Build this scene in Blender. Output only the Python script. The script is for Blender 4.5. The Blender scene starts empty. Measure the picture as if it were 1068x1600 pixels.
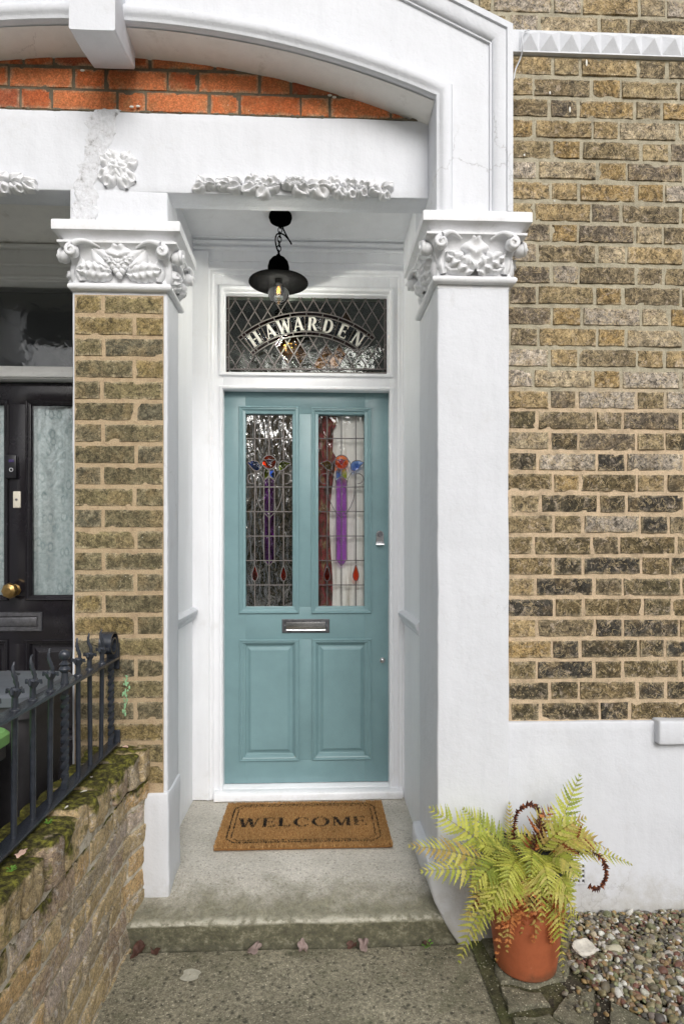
import bpy, bmesh, math, random
from mathutils import Vector, noise, Matrix
random.seed(7)
R = math.radians
S = bpy.context.scene
COL = S.collection

# ------------------------------------------------------------------ camera, sky, sun, exposure
HC = 1.405; F = 940.0; CX = 528.0; CY = 858.0; PSI = R(2.3)
cam = bpy.data.cameras.new('camera'); camo = bpy.data.objects.new('camera', cam); COL.objects.link(camo)
camo.location = (0, 0, HC); camo.rotation_euler = (R(90), 0, -PSI)
cam.sensor_fit = 'AUTO'; cam.sensor_width = 36; cam.lens = 36 * F / 1600
cam.shift_x = (534 - CX) / 1600; cam.shift_y = (CY - 800) / 1600
cam.clip_start = 0.02; cam.clip_end = 500
S.camera = camo
S.render.resolution_x = 683; S.render.resolution_y = 1024

SUN_EL = R(33); SUN_AZ = R(170)       # compass style: sun stands behind the camera, a little to the left
w = bpy.data.worlds.new('World'); S.world = w; w.use_nodes = True
wn = w.node_tree.nodes; bg = wn['Background']
sky = wn.new('ShaderNodeTexSky'); sky.sky_type = 'NISHITA'; sky.sun_disc = False
sky.sun_elevation = SUN_EL; sky.sun_rotation = SUN_AZ
sky.air_density = 1.0; sky.dust_density = 4.0; sky.ozone_density = 0.6
hsv = wn.new('ShaderNodeHueSaturation'); hsv.inputs['Saturation'].default_value = 0.35
w.node_tree.links.new(sky.outputs[0], hsv.inputs['Color'])
w.node_tree.links.new(hsv.outputs[0], bg.inputs[0])
bg.inputs[1].default_value = 0.11
sl = bpy.data.lights.new('sun', 'SUN'); sl.energy = 1.5; sl.angle = R(36); sl.color = (1, .995, .995)
so = bpy.data.objects.new('sun', sl); COL.objects.link(so)
sd = Vector((math.sin(SUN_AZ) * math.cos(SUN_EL), math.cos(SUN_AZ) * math.cos(SUN_EL), math.sin(SUN_EL)))
so.rotation_euler = sd.to_track_quat('Z', 'Y').to_euler(); so.location = (0, -5, 8)
S.cycles.max_bounces = 16; S.cycles.diffuse_bounces = 12; S.cycles.transparent_max_bounces = 16
S.view_settings.view_transform = 'Standard'; S.view_settings.look = 'None'
S.view_settings.gamma = 1; S.view_settings.exposure = 0.26

# ------------------------------------------------------------------ measuring helper: photo point -> world point on the facade plane Y
def ratio(u):
    a = (u - CX) / F
    return (math.sin(PSI) + a * math.cos(PSI)) / (math.cos(PSI) - a * math.sin(PSI))
def at(u, v, Y):
    X = ratio(u) * Y
    dc = X * math.sin(PSI) + Y * math.cos(PSI)
    return Vector((X, Y, HC - (v - CY) * dc / F))
def AX(u, Y): return ratio(u) * Y
def AZ(u, v, Y): return at(u, v, Y).z

# ------------------------------------------------------------------ colour and material helpers
def lin(r, g, b):
    f = lambda c: (c / 255 / 12.92) if c / 255 <= .04045 else ((c / 255 + .055) / 1.055) ** 2.4
    return (f(r), f(g), f(b), 1)

class NT:
    def __init__(s, name):
        s.m = bpy.data.materials.new(name); s.m.use_nodes = True
        s.t = s.m.node_tree; s.n = s.t.nodes; s.b = s.n['Principled BSDF']; s.out = s.n['Material Output']
        s.co = s.n.new('ShaderNodeTexCoord').outputs['Object']
    def L(s, a, b): s.t.links.new(a, b)
    def put(s, sock, v):
        if hasattr(v, 'is_output') or isinstance(v, bpy.types.NodeSocket): s.L(v, sock)
        else: sock.default_value = v
    def noise(s, scale, detail=4, rough=.55, vec=None, w=None, dist=0, out='Fac'):
        n = s.n.new('ShaderNodeTexNoise'); n.inputs['Scale'].default_value = scale
        n.inputs['Detail'].default_value = detail; n.inputs['Roughness'].default_value = rough
        n.inputs['Distortion'].default_value = dist
        s.L(vec or s.co, n.inputs['Vector'])
        if w is not None: n.noise_dimensions = '4D'; s.put(n.inputs['W'], w)
        return n.outputs[out]
    def voro(s, scale, feature='F1', vec=None, out='Distance', rnd=1):
        n = s.n.new('ShaderNodeTexVoronoi'); n.feature = feature; n.inputs['Scale'].default_value = scale
        n.inputs['Randomness'].default_value = rnd
        s.L(vec or s.co, n.inputs['Vector']); return n.outputs[out]
    def map(s, scale=(1, 1, 1), vec=None, rot=(0, 0, 0), loc=(0, 0, 0)):
        n = s.n.new('ShaderNodeMapping'); n.inputs['Scale'].default_value = scale
        n.inputs['Rotation'].default_value = rot; n.inputs['Location'].default_value = loc
        s.L(vec or s.co, n.inputs['Vector']); return n.outputs[0]
    def ramp(s, fac, stops, interp='LINEAR'):
        n = s.n.new('ShaderNodeValToRGB'); r = n.color_ramp; r.interpolation = interp
        while len(r.elements) < len(stops): r.elements.new(.5)
        for e, (p, c) in zip(r.elements, stops):
            e.position = p; e.color = c if hasattr(c, '__len__') else (c, c, c, 1)
        s.L(fac, n.inputs[0]); return n.outputs[0]
    def mix(s, fac, a, b, mode='MIX'):
        n = s.n.new('ShaderNodeMix'); n.data_type = 'RGBA'; n.blend_type = mode
        s.put(n.inputs[0], fac); s.put(n.inputs[6], a); s.put(n.inputs[7], b); return n.outputs[2]
    def math(s, op, a, b=0.0):
        n = s.n.new('ShaderNodeMath'); n.operation = op; s.put(n.inputs[0], a); s.put(n.inputs[1], b); return n.outputs[0]
    def attr(s, name='Col'):
        n = s.n.new('ShaderNodeAttribute'); n.attribute_name = name; return n
    def bump(s, h, strength=.3, dist=.01, prev=None):
        n = s.n.new('ShaderNodeBump'); n.inputs['Strength'].default_value = strength; n.inputs['Distance'].default_value = dist
        s.L(h, n.inputs['Height'])
        if prev is not None: s.L(prev, n.inputs['Normal'])
        return n.outputs[0]
    def sep(s, vec, i):
        n = s.n.new('ShaderNodeSeparateXYZ'); s.L(vec, n.inputs[0]); return n.outputs[i]
    def fin(s, col=None, rough=None, nor=None, metal=None, spec=None):
        if col is not None: s.put(s.b.inputs['Base Color'], col)
        if rough is not None: s.put(s.b.inputs['Roughness'], rough)
        if nor is not None: s.L(nor, s.b.inputs['Normal'])
        if metal is not None: s.b.inputs['Metallic'].default_value = metal
        if spec is not None: s.b.inputs['Specular IOR Level'].default_value = spec
        return s.m

M = {}
def plaster(name, base, crack=.5, bumpy=.35, dirt=.25, rough=.6):
    t = NT(name)
    big = t.noise(1.7, 5, .6)
    c = t.ramp(big, [(.3, tuple(x * .93 for x in base[:3]) + (1,)), (.7, base)])
    d = t.noise(9, 8, .7, w=3.1)
    dm = t.ramp(d, [(.57, 0), (.78, dirt)])
    c = t.mix(dm, c, lin(178, 172, 160))
    sp = t.voro(38)
    spm = t.ramp(sp, [(.03, 1), (.05, 0)])
    c = t.mix(t.math('MULTIPLY', spm, t.ramp(t.noise(3.0, 2), [(.56, 0), (.62, .7)])), c, lin(110, 100, 88))
    br = t.noise(5, 7, .7, vec=t.map((3.2, 3.2, .5)))
    c = t.mix(.35, c, t.ramp(br, [(.35, .90), (.55, 1.03)]), 'MULTIPLY')
    zz_ = t.sep(t.co, 2)
    spl = t.ramp(t.math('ADD', t.math('MULTIPLY', zz_, 2.6), t.math('MULTIPLY', t.noise(16, 8, .75), 1.0)), [(.55, 1), (.98, 0)])
    c = t.mix(t.math('MULTIPLY', spl, min(1.0, dirt * 2.2)), c, lin(158, 152, 134))
    # fine hairline cracks
    wv = t.mix(.12, t.co, t.noise(6, 7, .7, out='Color'))
    cr = t.voro(3.6, 'DISTANCE_TO_EDGE', wv)
    crm = t.ramp(cr, [(.0, 1), (.006, 0)])
    msk = t.ramp(t.noise(1.3, 2, w=7.7), [(.60, 0), (.66, .8)])
    crk = t.math('MULTIPLY', t.math('MULTIPLY', crm, msk), crack)
    c = t.mix(crk, c, lin(120, 115, 108))
    n1 = t.bump(t.noise(14, 5, .6), bumpy, .012)
    n2 = t.bump(t.noise(120, 3, .6), bumpy * .6, .003, n1)
    n3 = t.bump(t.math('SUBTRACT', 1.0, crk), .5, .003, n2)
    return t.fin(c, rough, n3, spec=.35)
M['plaster'] = plaster('white_masonry_paint', (.71, .727, .762, 1))
M['carved'] = plaster('carved_white_paint', (.79, .795, .81, 1), .2, .3, .45)
M['soffit'] = plaster('lightened_old_paint', (.90, .885, .85, 1), 1.0, .3, .75)
M['inner'] = plaster('porch_white_paint', (.90, .912, .935, 1), .5, .2, .15, .5)  # porch whites set above the front's to lighten the shaded recess
M['gloss'] = plaster('gloss_white_woodwork', (.89, .90, .925, 1), .0, .06, .2, .3)
M['oldgloss'] = plaster('weathered_white_woodwork', (.68, .68, .66, 1), .3, .2, .9, .4)

def scar_mat():
    t = NT('patched_plaster')
    n = t.noise(28, 8, .75)
    c = t.ramp(n, [(.34, lin(160, 160, 160)), (.44, lin(216, 217, 220)), (.60, lin(230, 232, 236))])
    return t.fin(c, .8, t.bump(n, .8, .012))
M['scar'] = scar_mat()

def brick_mat(name, lum=(.5, 1.35), pale=.5, palecol=lin(186, 172, 156), moss=False, dark=.8):
    t = NT(name)
    a = t.attr('Col'); sd_ = t.math('MULTIPLY', a.outputs['Alpha'], 60)
    n1 = t.noise(30, 9, .72, w=sd_, dist=1.4)
    g = t.ramp(n1, [(.36, lum[0]), (.49, .92), (.62, lum[1])])
    c = t.mix(1.0, a.outputs['Color'], g, 'MULTIPLY')
    # warm ochre and cool grey drifts across each brick
    n2 = t.noise(13, 5, .6, w=t.math('ADD', sd_, 9.0))
    c = t.mix(t.ramp(n2, [(.52, 0), (.64, .34)]), c, lin(156, 132, 92))
    n3 = t.noise(24, 8, .76, w=t.math('ADD', sd_, 23.0), dist=1.6)
    c = t.mix(t.ramp(n3, [(.53, 0), (.64, pale)]), c, palecol)
    n4 = t.noise(40, 8, .78, w=t.math('ADD', sd_, 41.0), dist=1.6)
    c = t.mix(t.ramp(n4, [(.53, 0), (.60, dark)]), c, lin(44, 41, 36))
    c = t.mix(1.0, c, t.ramp(t.noise(2.2, 5, .6), [(.34, .78), (.64, 1.22)]), 'MULTIPLY')
    n5 = t.noise(165, 3, .7)
    c = t.mix(.55, c, t.ramp(n5, [(.34, .5), (.5, 1.0), (.64, 1.6)]), 'MULTIPLY')
    k1 = t.noise(17, 6, .62, w=t.math('ADD', sd_, 57.0), dist=2.2)
    c = t.mix(t.ramp(k1, [(.478, 0), (.497, .85 * dark + .1), (.503, .85 * dark + .1), (.522, 0)]), c, lin(40, 36, 30))
    k2 = t.noise(21, 6, .62, w=t.math('ADD', sd_, 71.0), dist=2.0)
    c = t.mix(t.ramp(k2, [(.545, 0), (.56, pale), (.566, pale), (.585, 0)]), c, lin(206, 184, 142))
    wh = t.ramp(t.voro(48, rnd=1), [(.06, 1), (.10, 0)])
    c = t.mix(t.math('MULTIPLY', wh, t.ramp(t.noise(6, 2), [(.55, 0), (.65, .8)])), c, lin(225, 220, 205))
    if moss:
        geo = t.n.new('ShaderNodeNewGeometry')
        up = t.sep(geo.outputs['Normal'], 2)
        mz = t.math('ADD', t.math('MULTIPLY', t.noise(7, 6, .65), 1.0), t.math('MULTIPLY', up, .17))
        hz = t.math('MULTIPLY', t.math('SUBTRACT', t.sep(t.co, 2), .60), .9)
        mm = t.ramp(t.math('ADD', mz, hz), [(.53, 0), (.62, .97)])
        mc = t.ramp(t.noise(60, 5, .7), [(.35, lin(30, 28, 16)), (.5, lin(78, 76, 32)), (.66, lin(140, 138, 54))])
        c = t.mix(mm, c, mc)
    h = t.math('ADD', t.noise(60, 8, .72, w=sd_, dist=.6), t.math('MULTIPLY', n4, .8))
    nn = t.bump(h, .7, .006)
    return t.fin(c, .88, nn, spec=.25)
M['stock'] = brick_mat('yellow_stock_brick', (.34, 1.62), .72, lin(196, 180, 160))
M['stock_pier'] = brick_mat('olive_stock_brick', (.42, 1.55), .35, lin(165, 155, 125), dark=.7)
M['redbrick'] = brick_mat('red_rubbed_brick', (.85, 1.1), .12, lin(225, 160, 125), dark=.18)
M['gardenbrick'] = brick_mat('old_garden_brick', (.72, 1.3), .9, lin(222, 212, 202), moss=True, dark=.42)

def mortar_mat(name, c0, c1, z0=None, z1=None, wear=.6):
    t = NT(name)
    n = t.noise(22, 8, .7)
    if z0 is not None:
        f = t.math('ADD', t.math('DIVIDE', t.math('SUBTRACT', t.sep(t.co, 2), z0), z1 - z0), t.math('MULTIPLY', t.math('SUBTRACT', t.noise(2.2, 3), .5), .8))
        c = t.mix(t.ramp(f, [(.4, 0), (.6, 1)]), c0, c1)
    else: c = t.mix(t.ramp(n, [(.4, 0), (.6, 1)]), c0, c1)
    c = t.mix(wear, c, t.ramp(n, [(.35, .55), (.5, 1), (.7, 1.25)]), 'MULTIPLY')
    g = t.noise(300, 2, .6)
    c = t.mix(.5, c, t.ramp(g, [(.3, .6), (.7, 1.3)]), 'MULTIPLY')
    return t.fin(c, .95, t.bump(t.math('ADD', t.noise(90, 6, .75), n), .9, .006), spec=.2)
M['mortar'] = mortar_mat('lime_mortar', lin(206, 184, 154), lin(178, 170, 148), 1.6, 2.4)
M['mortar_pier'] = mortar_mat('pier_mortar', lin(196, 172, 140), lin(184, 164, 134))
M['mortar_red'] = mortar_mat('dark_mortar', lin(134, 124, 104), lin(104, 96, 82))
M['mortar_garden'] = mortar_mat('garden_mortar', lin(186, 174, 152), lin(222, 214, 198))

def concrete(name, c0, c1, spot, green, sc=1.0, zgreen=None):
    t = NT(name)
    n = t.noise(3.2 * sc, 8, .68)
    c = t.mix(t.ramp(n, [(.35, 0), (.65, 1)]), c0, c1)
    ag = t.voro(48 * sc, vec=t.mix(.03, t.co, t.noise(40, 4, out='Color')))
    pick = t.ramp(t.noise(40 * sc, 2), [(.36, 0), (.50, .8)])
    c = t.mix(t.math('MULTIPLY', pick, t.ramp(ag, [(.16, .9), (.40, 0)])), c, spot)
    ag2 = t.voro(90, rnd=1, vec=t.map(loc=(3, 1, 5)))
    c = t.mix(t.ramp(ag2, [(.13, .8), (.24, 0)]), c, lin(196, 190, 168))
    fine = t.noise(240, 3, .7)
    c = t.mix(.45 if zgreen else .8, c, t.ramp(fine, [(.3, .45), (.5, 1), (.7, 1.55)]), 'MULTIPLY')
    c = t.mix(.3 if zgreen else .7, c, t.ramp(t.noise(75 * sc, 6, .75), [(.38, .5), (.5, 1), (.62, 1.5)]), 'MULTIPLY')
    if zgreen:
        y = t.sep(t.co, 1)
        zq = t.math('ADD', t.sep(t.co, 2), t.math('MULTIPLY', t.math('SUBTRACT', t.noise(24, 6, .7), .5), .010))
        edge = t.ramp(zq, [(.083, 1), (.087, 0)])
        nose = t.ramp(zq, [(.085, 0), (.089, 1), (.095, 1), (.100, 0)])
        f = t.math('ADD', t.math('DIVIDE', t.math('SUBTRACT', zgreen[0], y), zgreen[1]), t.math('MULTIPLY', t.math('SUBTRACT', t.noise(9, 6, .7), .5), 1.6))
        c = t.mix(t.ramp(f, [(.1, 0), (.7, .8)]), c, t.ramp(t.noise(30, 9, .78, dist=.8), [(.32, lin(78, 78, 58)), (.52, lin(116, 114, 92)), (.70, lin(150, 146, 122))]))
        c = t.mix(t.math('MULTIPLY', nose, t.ramp(t.noise(35, 5, .7), [(.40, 0), (.55, .85)])), c, lin(196, 192, 176))
        c = t.mix(t.math('MULTIPLY', edge, .62), c, t.ramp(t.noise(34, 8, .78), [(.38, lin(50, 50, 36)), (.52, lin(92, 90, 66)), (.64, lin(160, 156, 134))]))
    else:
        c = t.mix(t.ramp(t.noise(5, 5, .7, w=4.0), [(.5, 0), (.66, .6)]), c, green)
    b1 = t.bump(t.noise(70, 6, .7), .7, .006)
    b2 = t.bump(ag, .35, .004, b1)
    return t.fin(c, .85, b2, spec=.3)
M['path'] = concrete('path_concrete', lin(122, 117, 100), lin(152, 146, 126), lin(54, 52, 46), lin(84, 86, 62))
M['step'] = concrete('step_concrete', lin(176, 171, 160), lin(202, 197, 187), lin(150, 144, 134), lin(150, 146, 120), 1.3, zgreen=(2.33, .22))
M['slab'] = concrete('stone_slab', lin(98, 96, 80), lin(124, 120, 102), lin(72, 70, 62), lin(74, 82, 52), .6)
M['mossjoint'] = concrete('mossy_joint', lin(64, 62, 46), lin(92, 90, 62), lin(44, 44, 34), lin(78, 88, 42))
M['soil'] = concrete('dark_joint', lin(52, 48, 40), lin(78, 72, 60), lin(40, 38, 32), lin(66, 72, 40))

M['pave'] = concrete('pale_bounce_concrete', lin(206, 202, 194), lin(222, 218, 210), lin(180, 176, 168), lin(200, 196, 180))  # unseen street ground, colour brightened to bounce light into the porch
def simple(name, col, rough=.5, metal=0, nscale=0, namp=.2, bump=0, bs=60, spec=.5):
    t = NT(name); c = col; nor = None
    if nscale:
        n = t.noise(nscale, 6, .65)
        c = t.mix(1.0, col, t.ramp(n, [(.3, 1 - namp), (.7, 1 + namp)]), 'MULTIPLY')
    if bump: nor = t.bump(t.noise(bs, 5, .6), bump, .004)
    return t.fin(c, rough, nor, metal, spec)
M['teal'] = simple('teal_door_paint', lin(118, 148, 152), .36, 0, 7, .07, .2, 30)
M['blackgloss'] = simple('black_gloss_paint', lin(30, 28, 32), .16, 0, 6, .25, .12, 18)
M['iron'] = simple('black_painted_iron', lin(48, 52, 60), .27, 0, 40, .3, .25, 120, .7)
M['lampiron'] = simple('matt_black_metal', lin(7, 7, 7), 1.0, .0, 30, .2, 0, 60, .0)
M['chrome'] = simple('satin_chrome', lin(190, 190, 192), .25, 1.0, 20, .1)
M['chromedark'] = simple('tarnished_metal', lin(120, 120, 124), .35, .9, 40, .3, .2, 60)
M['brass'] = simple('aged_brass', lin(170, 140, 90), .3, 1.0, 25, .3)
M['lead'] = simple('lead_came', lin(84, 80, 80), .45, .3, 60, .2)
M['leadlight'] = simple('bright_lead_came', lin(112, 106, 102), .45, .3, 60, .2)
def pot_mat():
    t = NT('terracotta'); n = t.noise(8, 6, .65)
    c = t.ramp(n, [(.3, lin(140, 74, 46)), (.6, lin(172, 96, 62))])
    b = t.noise(11, 8, .75, w=2.0); c = t.mix(t.ramp(b, [(.54, 0), (.70, .45)]), c, lin(206, 172, 148))
    z = t.ramp(t.math('ADD', t.math('MULTIPLY', t.sep(t.co, 2), 5), t.noise(14, 6, .7)), [(.55, 0), (.85, 1)])
    c = t.mix(z, lin(112, 76, 54), c)
    return t.fin(c, .6, t.bump(t.noise(90, 5, .6), .3, .004), spec=.4)
M['terracotta'] = pot_mat()
M['plasticpot'] = simple('dark_plastic', lin(52, 54, 54), .5, 0, 12, .15)
M['binbody'] = simple('dark_grey_plastic', lin(58, 56, 58), .55, 0, 30, .15, .2, 200)
M['binlid'] = simple('grey_bin_lid', lin(84, 88, 94), .42, 0, 8, .25, .15, 60)
M['bingreen'] = simple('green_bin_lid', lin(128, 178, 104), .5, 0, 12, .12)
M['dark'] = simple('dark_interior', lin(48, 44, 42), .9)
M['floorboards'] = simple('hall_floor', lin(70, 58, 48), .6)
M['bone'] = simple('yellowed_plastic', lin(206, 200, 184), .4)
M['blackplastic'] = simple('black_plastic', lin(26, 26, 30), .3)
M['whitering'] = simple('white_ring', lin(225, 228, 232), .4)
M['whitelet'] = simple('opal_glass_letter', lin(206, 204, 196), .4, 0, 60, .1)
M['shell'] = simple('oyster_shell', lin(205, 200, 188), .5, 0, 35, .3, .6, 60)
M['leafdead'] = simple('dead_leaf', lin(84, 56, 46), .7, 0, 40, .35)
M['leafpink'] = simple('faded_leaf', lin(146, 128, 122), .7, 0, 40, .2)
M['whitepaint'] = simple('spilt_white_paint', lin(228, 226, 216), .5)
M['greenmark'] = simple('green_paint_mark', lin(150, 196, 150), .7, 0, 60, .2)
M['petal'] = simple('pink_petal', lin(226, 190, 172), .6, 0, 40, .1)
M['weed'] = simple('weed_green', lin(110, 160, 60), .6, 0, 40, .2)

def attrmat(name, rough=.6, bump=.4, bs=80, transl=0, var=.3):
    t = NT(name); a = t.attr('Col')
    c = t.mix(1.0, a.outputs['Color'], t.ramp(t.noise(90, 5, .7), [(.3, 1 - var), (.7, 1 + var)]), 'MULTIPLY')
    t.fin(c, rough, t.bump(t.noise(bs, 5, .65), bump, .004), spec=.4)
    if transl:
        tr = t.n.new('ShaderNodeBsdfTranslucent'); t.L(c, tr.inputs[0])
        mx = t.n.new('ShaderNodeMixShader'); mx.inputs[0].default_value = transl
        t.L(t.b.outputs[0], mx.inputs[1]); t.L(tr.outputs[0], mx.inputs[2]); t.L(mx.outputs[0], t.out.inputs[0])
    return t.m
M['pebble'] = attrmat('pebbles', .5, .3, 120, var=.28)
M['fern'] = attrmat('fern_leaf', .5, .2, 60, .45, .22)
M['coir'] = attrmat('coir', .95, .1, 60, 0, .25)
M['foliage'] = attrmat('foliage', .6, .2, 10, .2)

def glass_mat(name, tint, refl=.12, wav=.5, scale=(1, 1, 1), bs=12, rough=.02, dist=.02):
    t = NT(name); t.n.remove(t.b)
    v = t.map(scale)
    nor = t.bump(t.noise(bs, 3, .5, vec=v, dist=.8), wav, dist)
    tr = t.n.new('ShaderNodeBsdfTransparent'); tr.inputs[0].default_value = tint
    gl = t.n.new('ShaderNodeBsdfGlossy'); gl.inputs['Roughness'].default_value = rough; t.L(nor, gl.inputs['Normal'])
    fr = t.n.new('ShaderNodeFresnel'); fr.inputs[0].default_value = 1.5; t.L(nor, fr.inputs['Normal'])
    f = t.math('ADD', fr.outputs[0], refl)
    mx = t.n.new('ShaderNodeMixShader'); t.L(f, mx.inputs[0]); t.L(tr.outputs[0], mx.inputs[1]); t.L(gl.outputs[0], mx.inputs[2])
    t.L(mx.outputs[0], t.out.inputs[0]); return t.m
M['glassL'] = glass_mat('rippled_glass', (.6, .6, .56, 1), .30, .36, (1.6, 1, .42), 26, .02, .02)
M['glassR'] = glass_mat('rolled_glass', (.98, .98, .97, 1), .0, .4, (2, 1, .5), 14)
M['glass'] = glass_mat('clear_glass', (.9, .92, .92, 1), .04, .1)
M['glassdark'] = glass_mat('fanlight_glass', (.62, .68, .6, 1), .025, .22, (1, 1, 1), 16, .03, .02)
M['glassred'] = glass_mat('dark_red_glass', (.16, .05, .04, 1), .0, .3)
M['glassnavy'] = glass_mat('navy_glass', (.05, .08, .14, 1), .02, .8, (1, 1, 1), 30)
STAIN = {'purple': (.62, .26, .78, 1), 'orange': (.95, .20, .03, 1), 'blue': (.20, .38, .85, 1), 'green': (.62, .74, .08, 1), 'violet': (.5, .3, .8, 1), 'red': (.95, .13, .02, 1)}
for k, c in STAIN.items(): M['st_' + k] = glass_mat('stained_' + k, c, .015, .35, (2, 1, .7), 30, .08)

def curtain_mat():
    t = NT('white_curtain')
    v = t.map((9, 1, .5))
    n = t.noise(5, 6, .6, vec=v)
    c = t.ramp(n, [(.3, lin(196, 190, 180)), (.45, lin(238, 237, 234)), (.7, lin(250, 250, 248))])
    return t.fin(c, .9)
M['curtain'] = curtain_mat()
def redcurtain_mat():
    t = NT('patterned_drape')
    n = t.noise(18, 7, .7, vec=t.map((2.0, 1, .6)))
    c = t.ramp(n, [(.34, lin(40, 30, 26)), (.47, lin(84, 52, 44)), (.53, lin(132, 40, 54)), (.58, lin(92, 80, 56)), (.68, lin(170, 140, 108))])
    return t.fin(c, .9)
M['drape'] = redcurtain_mat()
def lace_mat():
    t = NT('lace_curtain')
    w1 = t.noise(70, 4, .6)
    v = t.voro(26, 'F1', t.map((1, 1, .55)))
    flo = t.ramp(v, [(.18, 1), (.3, .3), (.42, .8)])
    net = t.n.new('ShaderNodeTexChecker'); net.inputs['Scale'].default_value = 260; t.L(t.co, net.inputs['Vector'])
    f = t.math('MULTIPLY', flo, t.ramp(w1, [(.35, .5), (.6, 1)]))
    c = t.mix(f, lin(160, 178, 180), lin(244, 248, 248))
    c = t.mix(.12, c, net.outputs[0], 'MULTIPLY')
    fold = t.noise(16, 3, .5, vec=t.map((1, 1, .08)))
    c = t.mix(.6, c, t.ramp(fold, [(.3, .62), (.55, 1.1)]), 'MULTIPLY')
    return t.fin(c, .9, t.bump(v, .4, .004))
M['lace'] = lace_mat()

# ------------------------------------------------------------------ mesh helpers
def V(*a): return Vector(a)
class MB:
    def __init__(s): s.v = []; s.f = []; s.c = []; s.col = None
    def add(s, vs, fs, col=None):
        o = len(s.v); s.v += [tuple(p) for p in vs]; s.f += [tuple(i + o for i in f) for f in fs]
        s.c += [col or (1, 1, 1, 1)] * len(vs)
    def build(s, name, m, parent=None, smooth=True, ang=38, bevel=0, **kw):
        me = bpy.data.meshes.new(name); me.from_pydata(s.v, [], s.f); me.update()
        me.materials.append(M[m] if isinstance(m, str) else m)
        if any(c != (1, 1, 1, 1) for c in s.c[:1]) or len(set(s.c)) > 1:
            a = me.color_attributes.new('Col', 'FLOAT_COLOR', 'POINT')
            a.data.foreach_set('color', [x for c in s.c for x in c])
        bm = bmesh.new(); bm.from_mesh(me); bmesh.ops.recalc_face_normals(bm, faces=bm.faces); bm.to_mesh(me); bm.free()
        if smooth:
            for p in me.polygons: p.use_smooth = True
            try: me.set_sharp_from_angle(angle=R(ang))
            except Exception: pass
        o = bpy.data.objects.new(name, me); COL.objects.link(o)
        if parent: o.parent = parent
        if bevel:
            b = o.modifiers.new('bevel', 'BEVEL'); b.width = bevel; b.segments = 2; b.limit_method = 'ANGLE'; b.angle_limit = R(40)
        tag(o, **kw); return o
def tag(o, label=None, cat=None, group=None, kind=None):
    if label: o['label'] = label
    if cat: o['category'] = cat
    if group: o['group'] = group
    if kind: o['kind'] = kind
    return o
def empty(name, loc, label=None, cat=None, group=None, kind=None, rz=0):
    o = bpy.data.objects.new(name, None); COL.objects.link(o); o.location = loc; o.rotation_euler = (0, 0, rz)
    o.empty_display_size = .1
    return tag(o, label, cat, group, kind)
def keep(o, parent):          # parent something modelled in world coordinates to an empty elsewhere
    o.parent = parent; o.matrix_parent_inverse = Matrix.Translation(parent.location).inverted(); return o

def box(mb, lo, hi, col=None):
    x0, y0, z0 = lo; x1, y1, z1 = hi
    mb.add([(x0, y0, z0), (x1, y0, z0), (x1, y1, z0), (x0, y1, z0), (x0, y0, z1), (x1, y0, z1), (x1, y1, z1), (x0, y1, z1)],
           [(0, 3, 2, 1), (4, 5, 6, 7), (0, 1, 5, 4), (1, 2, 6, 5), (2, 3, 7, 6), (3, 0, 4, 7)], col)
def nz(p, f, s=0): return noise.noise_vector(Vector(p) * f + Vector((s, s * 1.7, s * .3)))
def rbox(mb, lo, hi, r=.006, cell=.04, amp=.002, fr=6, amp2=.0, fr2=40, seed=0, hook=None, col=None):
    ax = []
    for i in range(3):
        a, b = lo[i], hi[i]; L = b - a; rr = min(r, L * .45)
        n = max(1, int((L - 2 * rr) / cell))
        ax.append([a, a + rr * .3, a + rr] + [a + rr + (L - 2 * rr) * k / n for k in range(1, n)] + [b - rr, b - rr * .3, b])
    idx = {}; vs = []; fs = []
    def vid(p):
        k = (round(p[0], 6), round(p[1], 6), round(p[2], 6))
        if k in idx: return idx[k]
        q = []
        for i in range(3):
            rr = min(r, (hi[i] - lo[i]) * .45); q.append(min(max(p[i], lo[i] + rr), hi[i] - rr))
        q = Vector(q); d = Vector(p) - q
        if d.length > 1e-9: P = q + d.normalized() * min(r, min(max(abs(d.x), abs(d.y), abs(d.z)), r))
        else: P = Vector(p)
        P = P + nz(P, fr, seed) * amp
        if amp2: P = P + nz(P, fr2, seed) * amp2
        if hook: P = hook(P)
        idx[k] = len(vs); vs.append(P); return idx[k]
    for i in range(3):
        j, k = [(1, 2), (2, 0), (0, 1)][i]
        for side in (0, -1):
            c = ax[i][side]
            for a in range(len(ax[j]) - 1):
                for b in range(len(ax[k]) - 1):
                    q = []
                    for (aa, bb) in ((a, b), (a + 1, b), (a + 1, b + 1), (a, b + 1)):
                        p = [0, 0, 0]; p[i] = c; p[j] = ax[j][aa]; p[k] = ax[k][bb]; q.append(vid(p))
                    if side == 0: q.reverse()
                    fs.append(q)
    mb.add(vs, fs, col)
def prism(mb, poly, y0, y1):      # poly: (x,z) list
    n = len(poly)
    vs = [(x, y0, z) for x, z in poly] + [(x, y1, z) for x, z in poly]
    fs = [tuple(range(n)), tuple(range(2 * n - 1, n - 1, -1))] + [(i, (i + 1) % n, n + (i + 1) % n, n + i) for i in range(n)]
    mb.add(vs, fs)
def rings(mb, R_, closed=True, caps=False, col=None):
    n = len(R_[0]); vs = [p for r in R_ for p in r]; fs = []
    for i in range(len(R_) - 1):
        for j in range(n if closed else n - 1):
            k = (j + 1) % n; fs.append((i * n + j, i * n + k, (i + 1) * n + k, (i + 1) * n + j))
    if caps: fs.append(tuple(range(n))); fs.append(tuple(range(len(vs) - 1, len(vs) - n - 1, -1)))
    mb.add(vs, fs, col)
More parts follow.
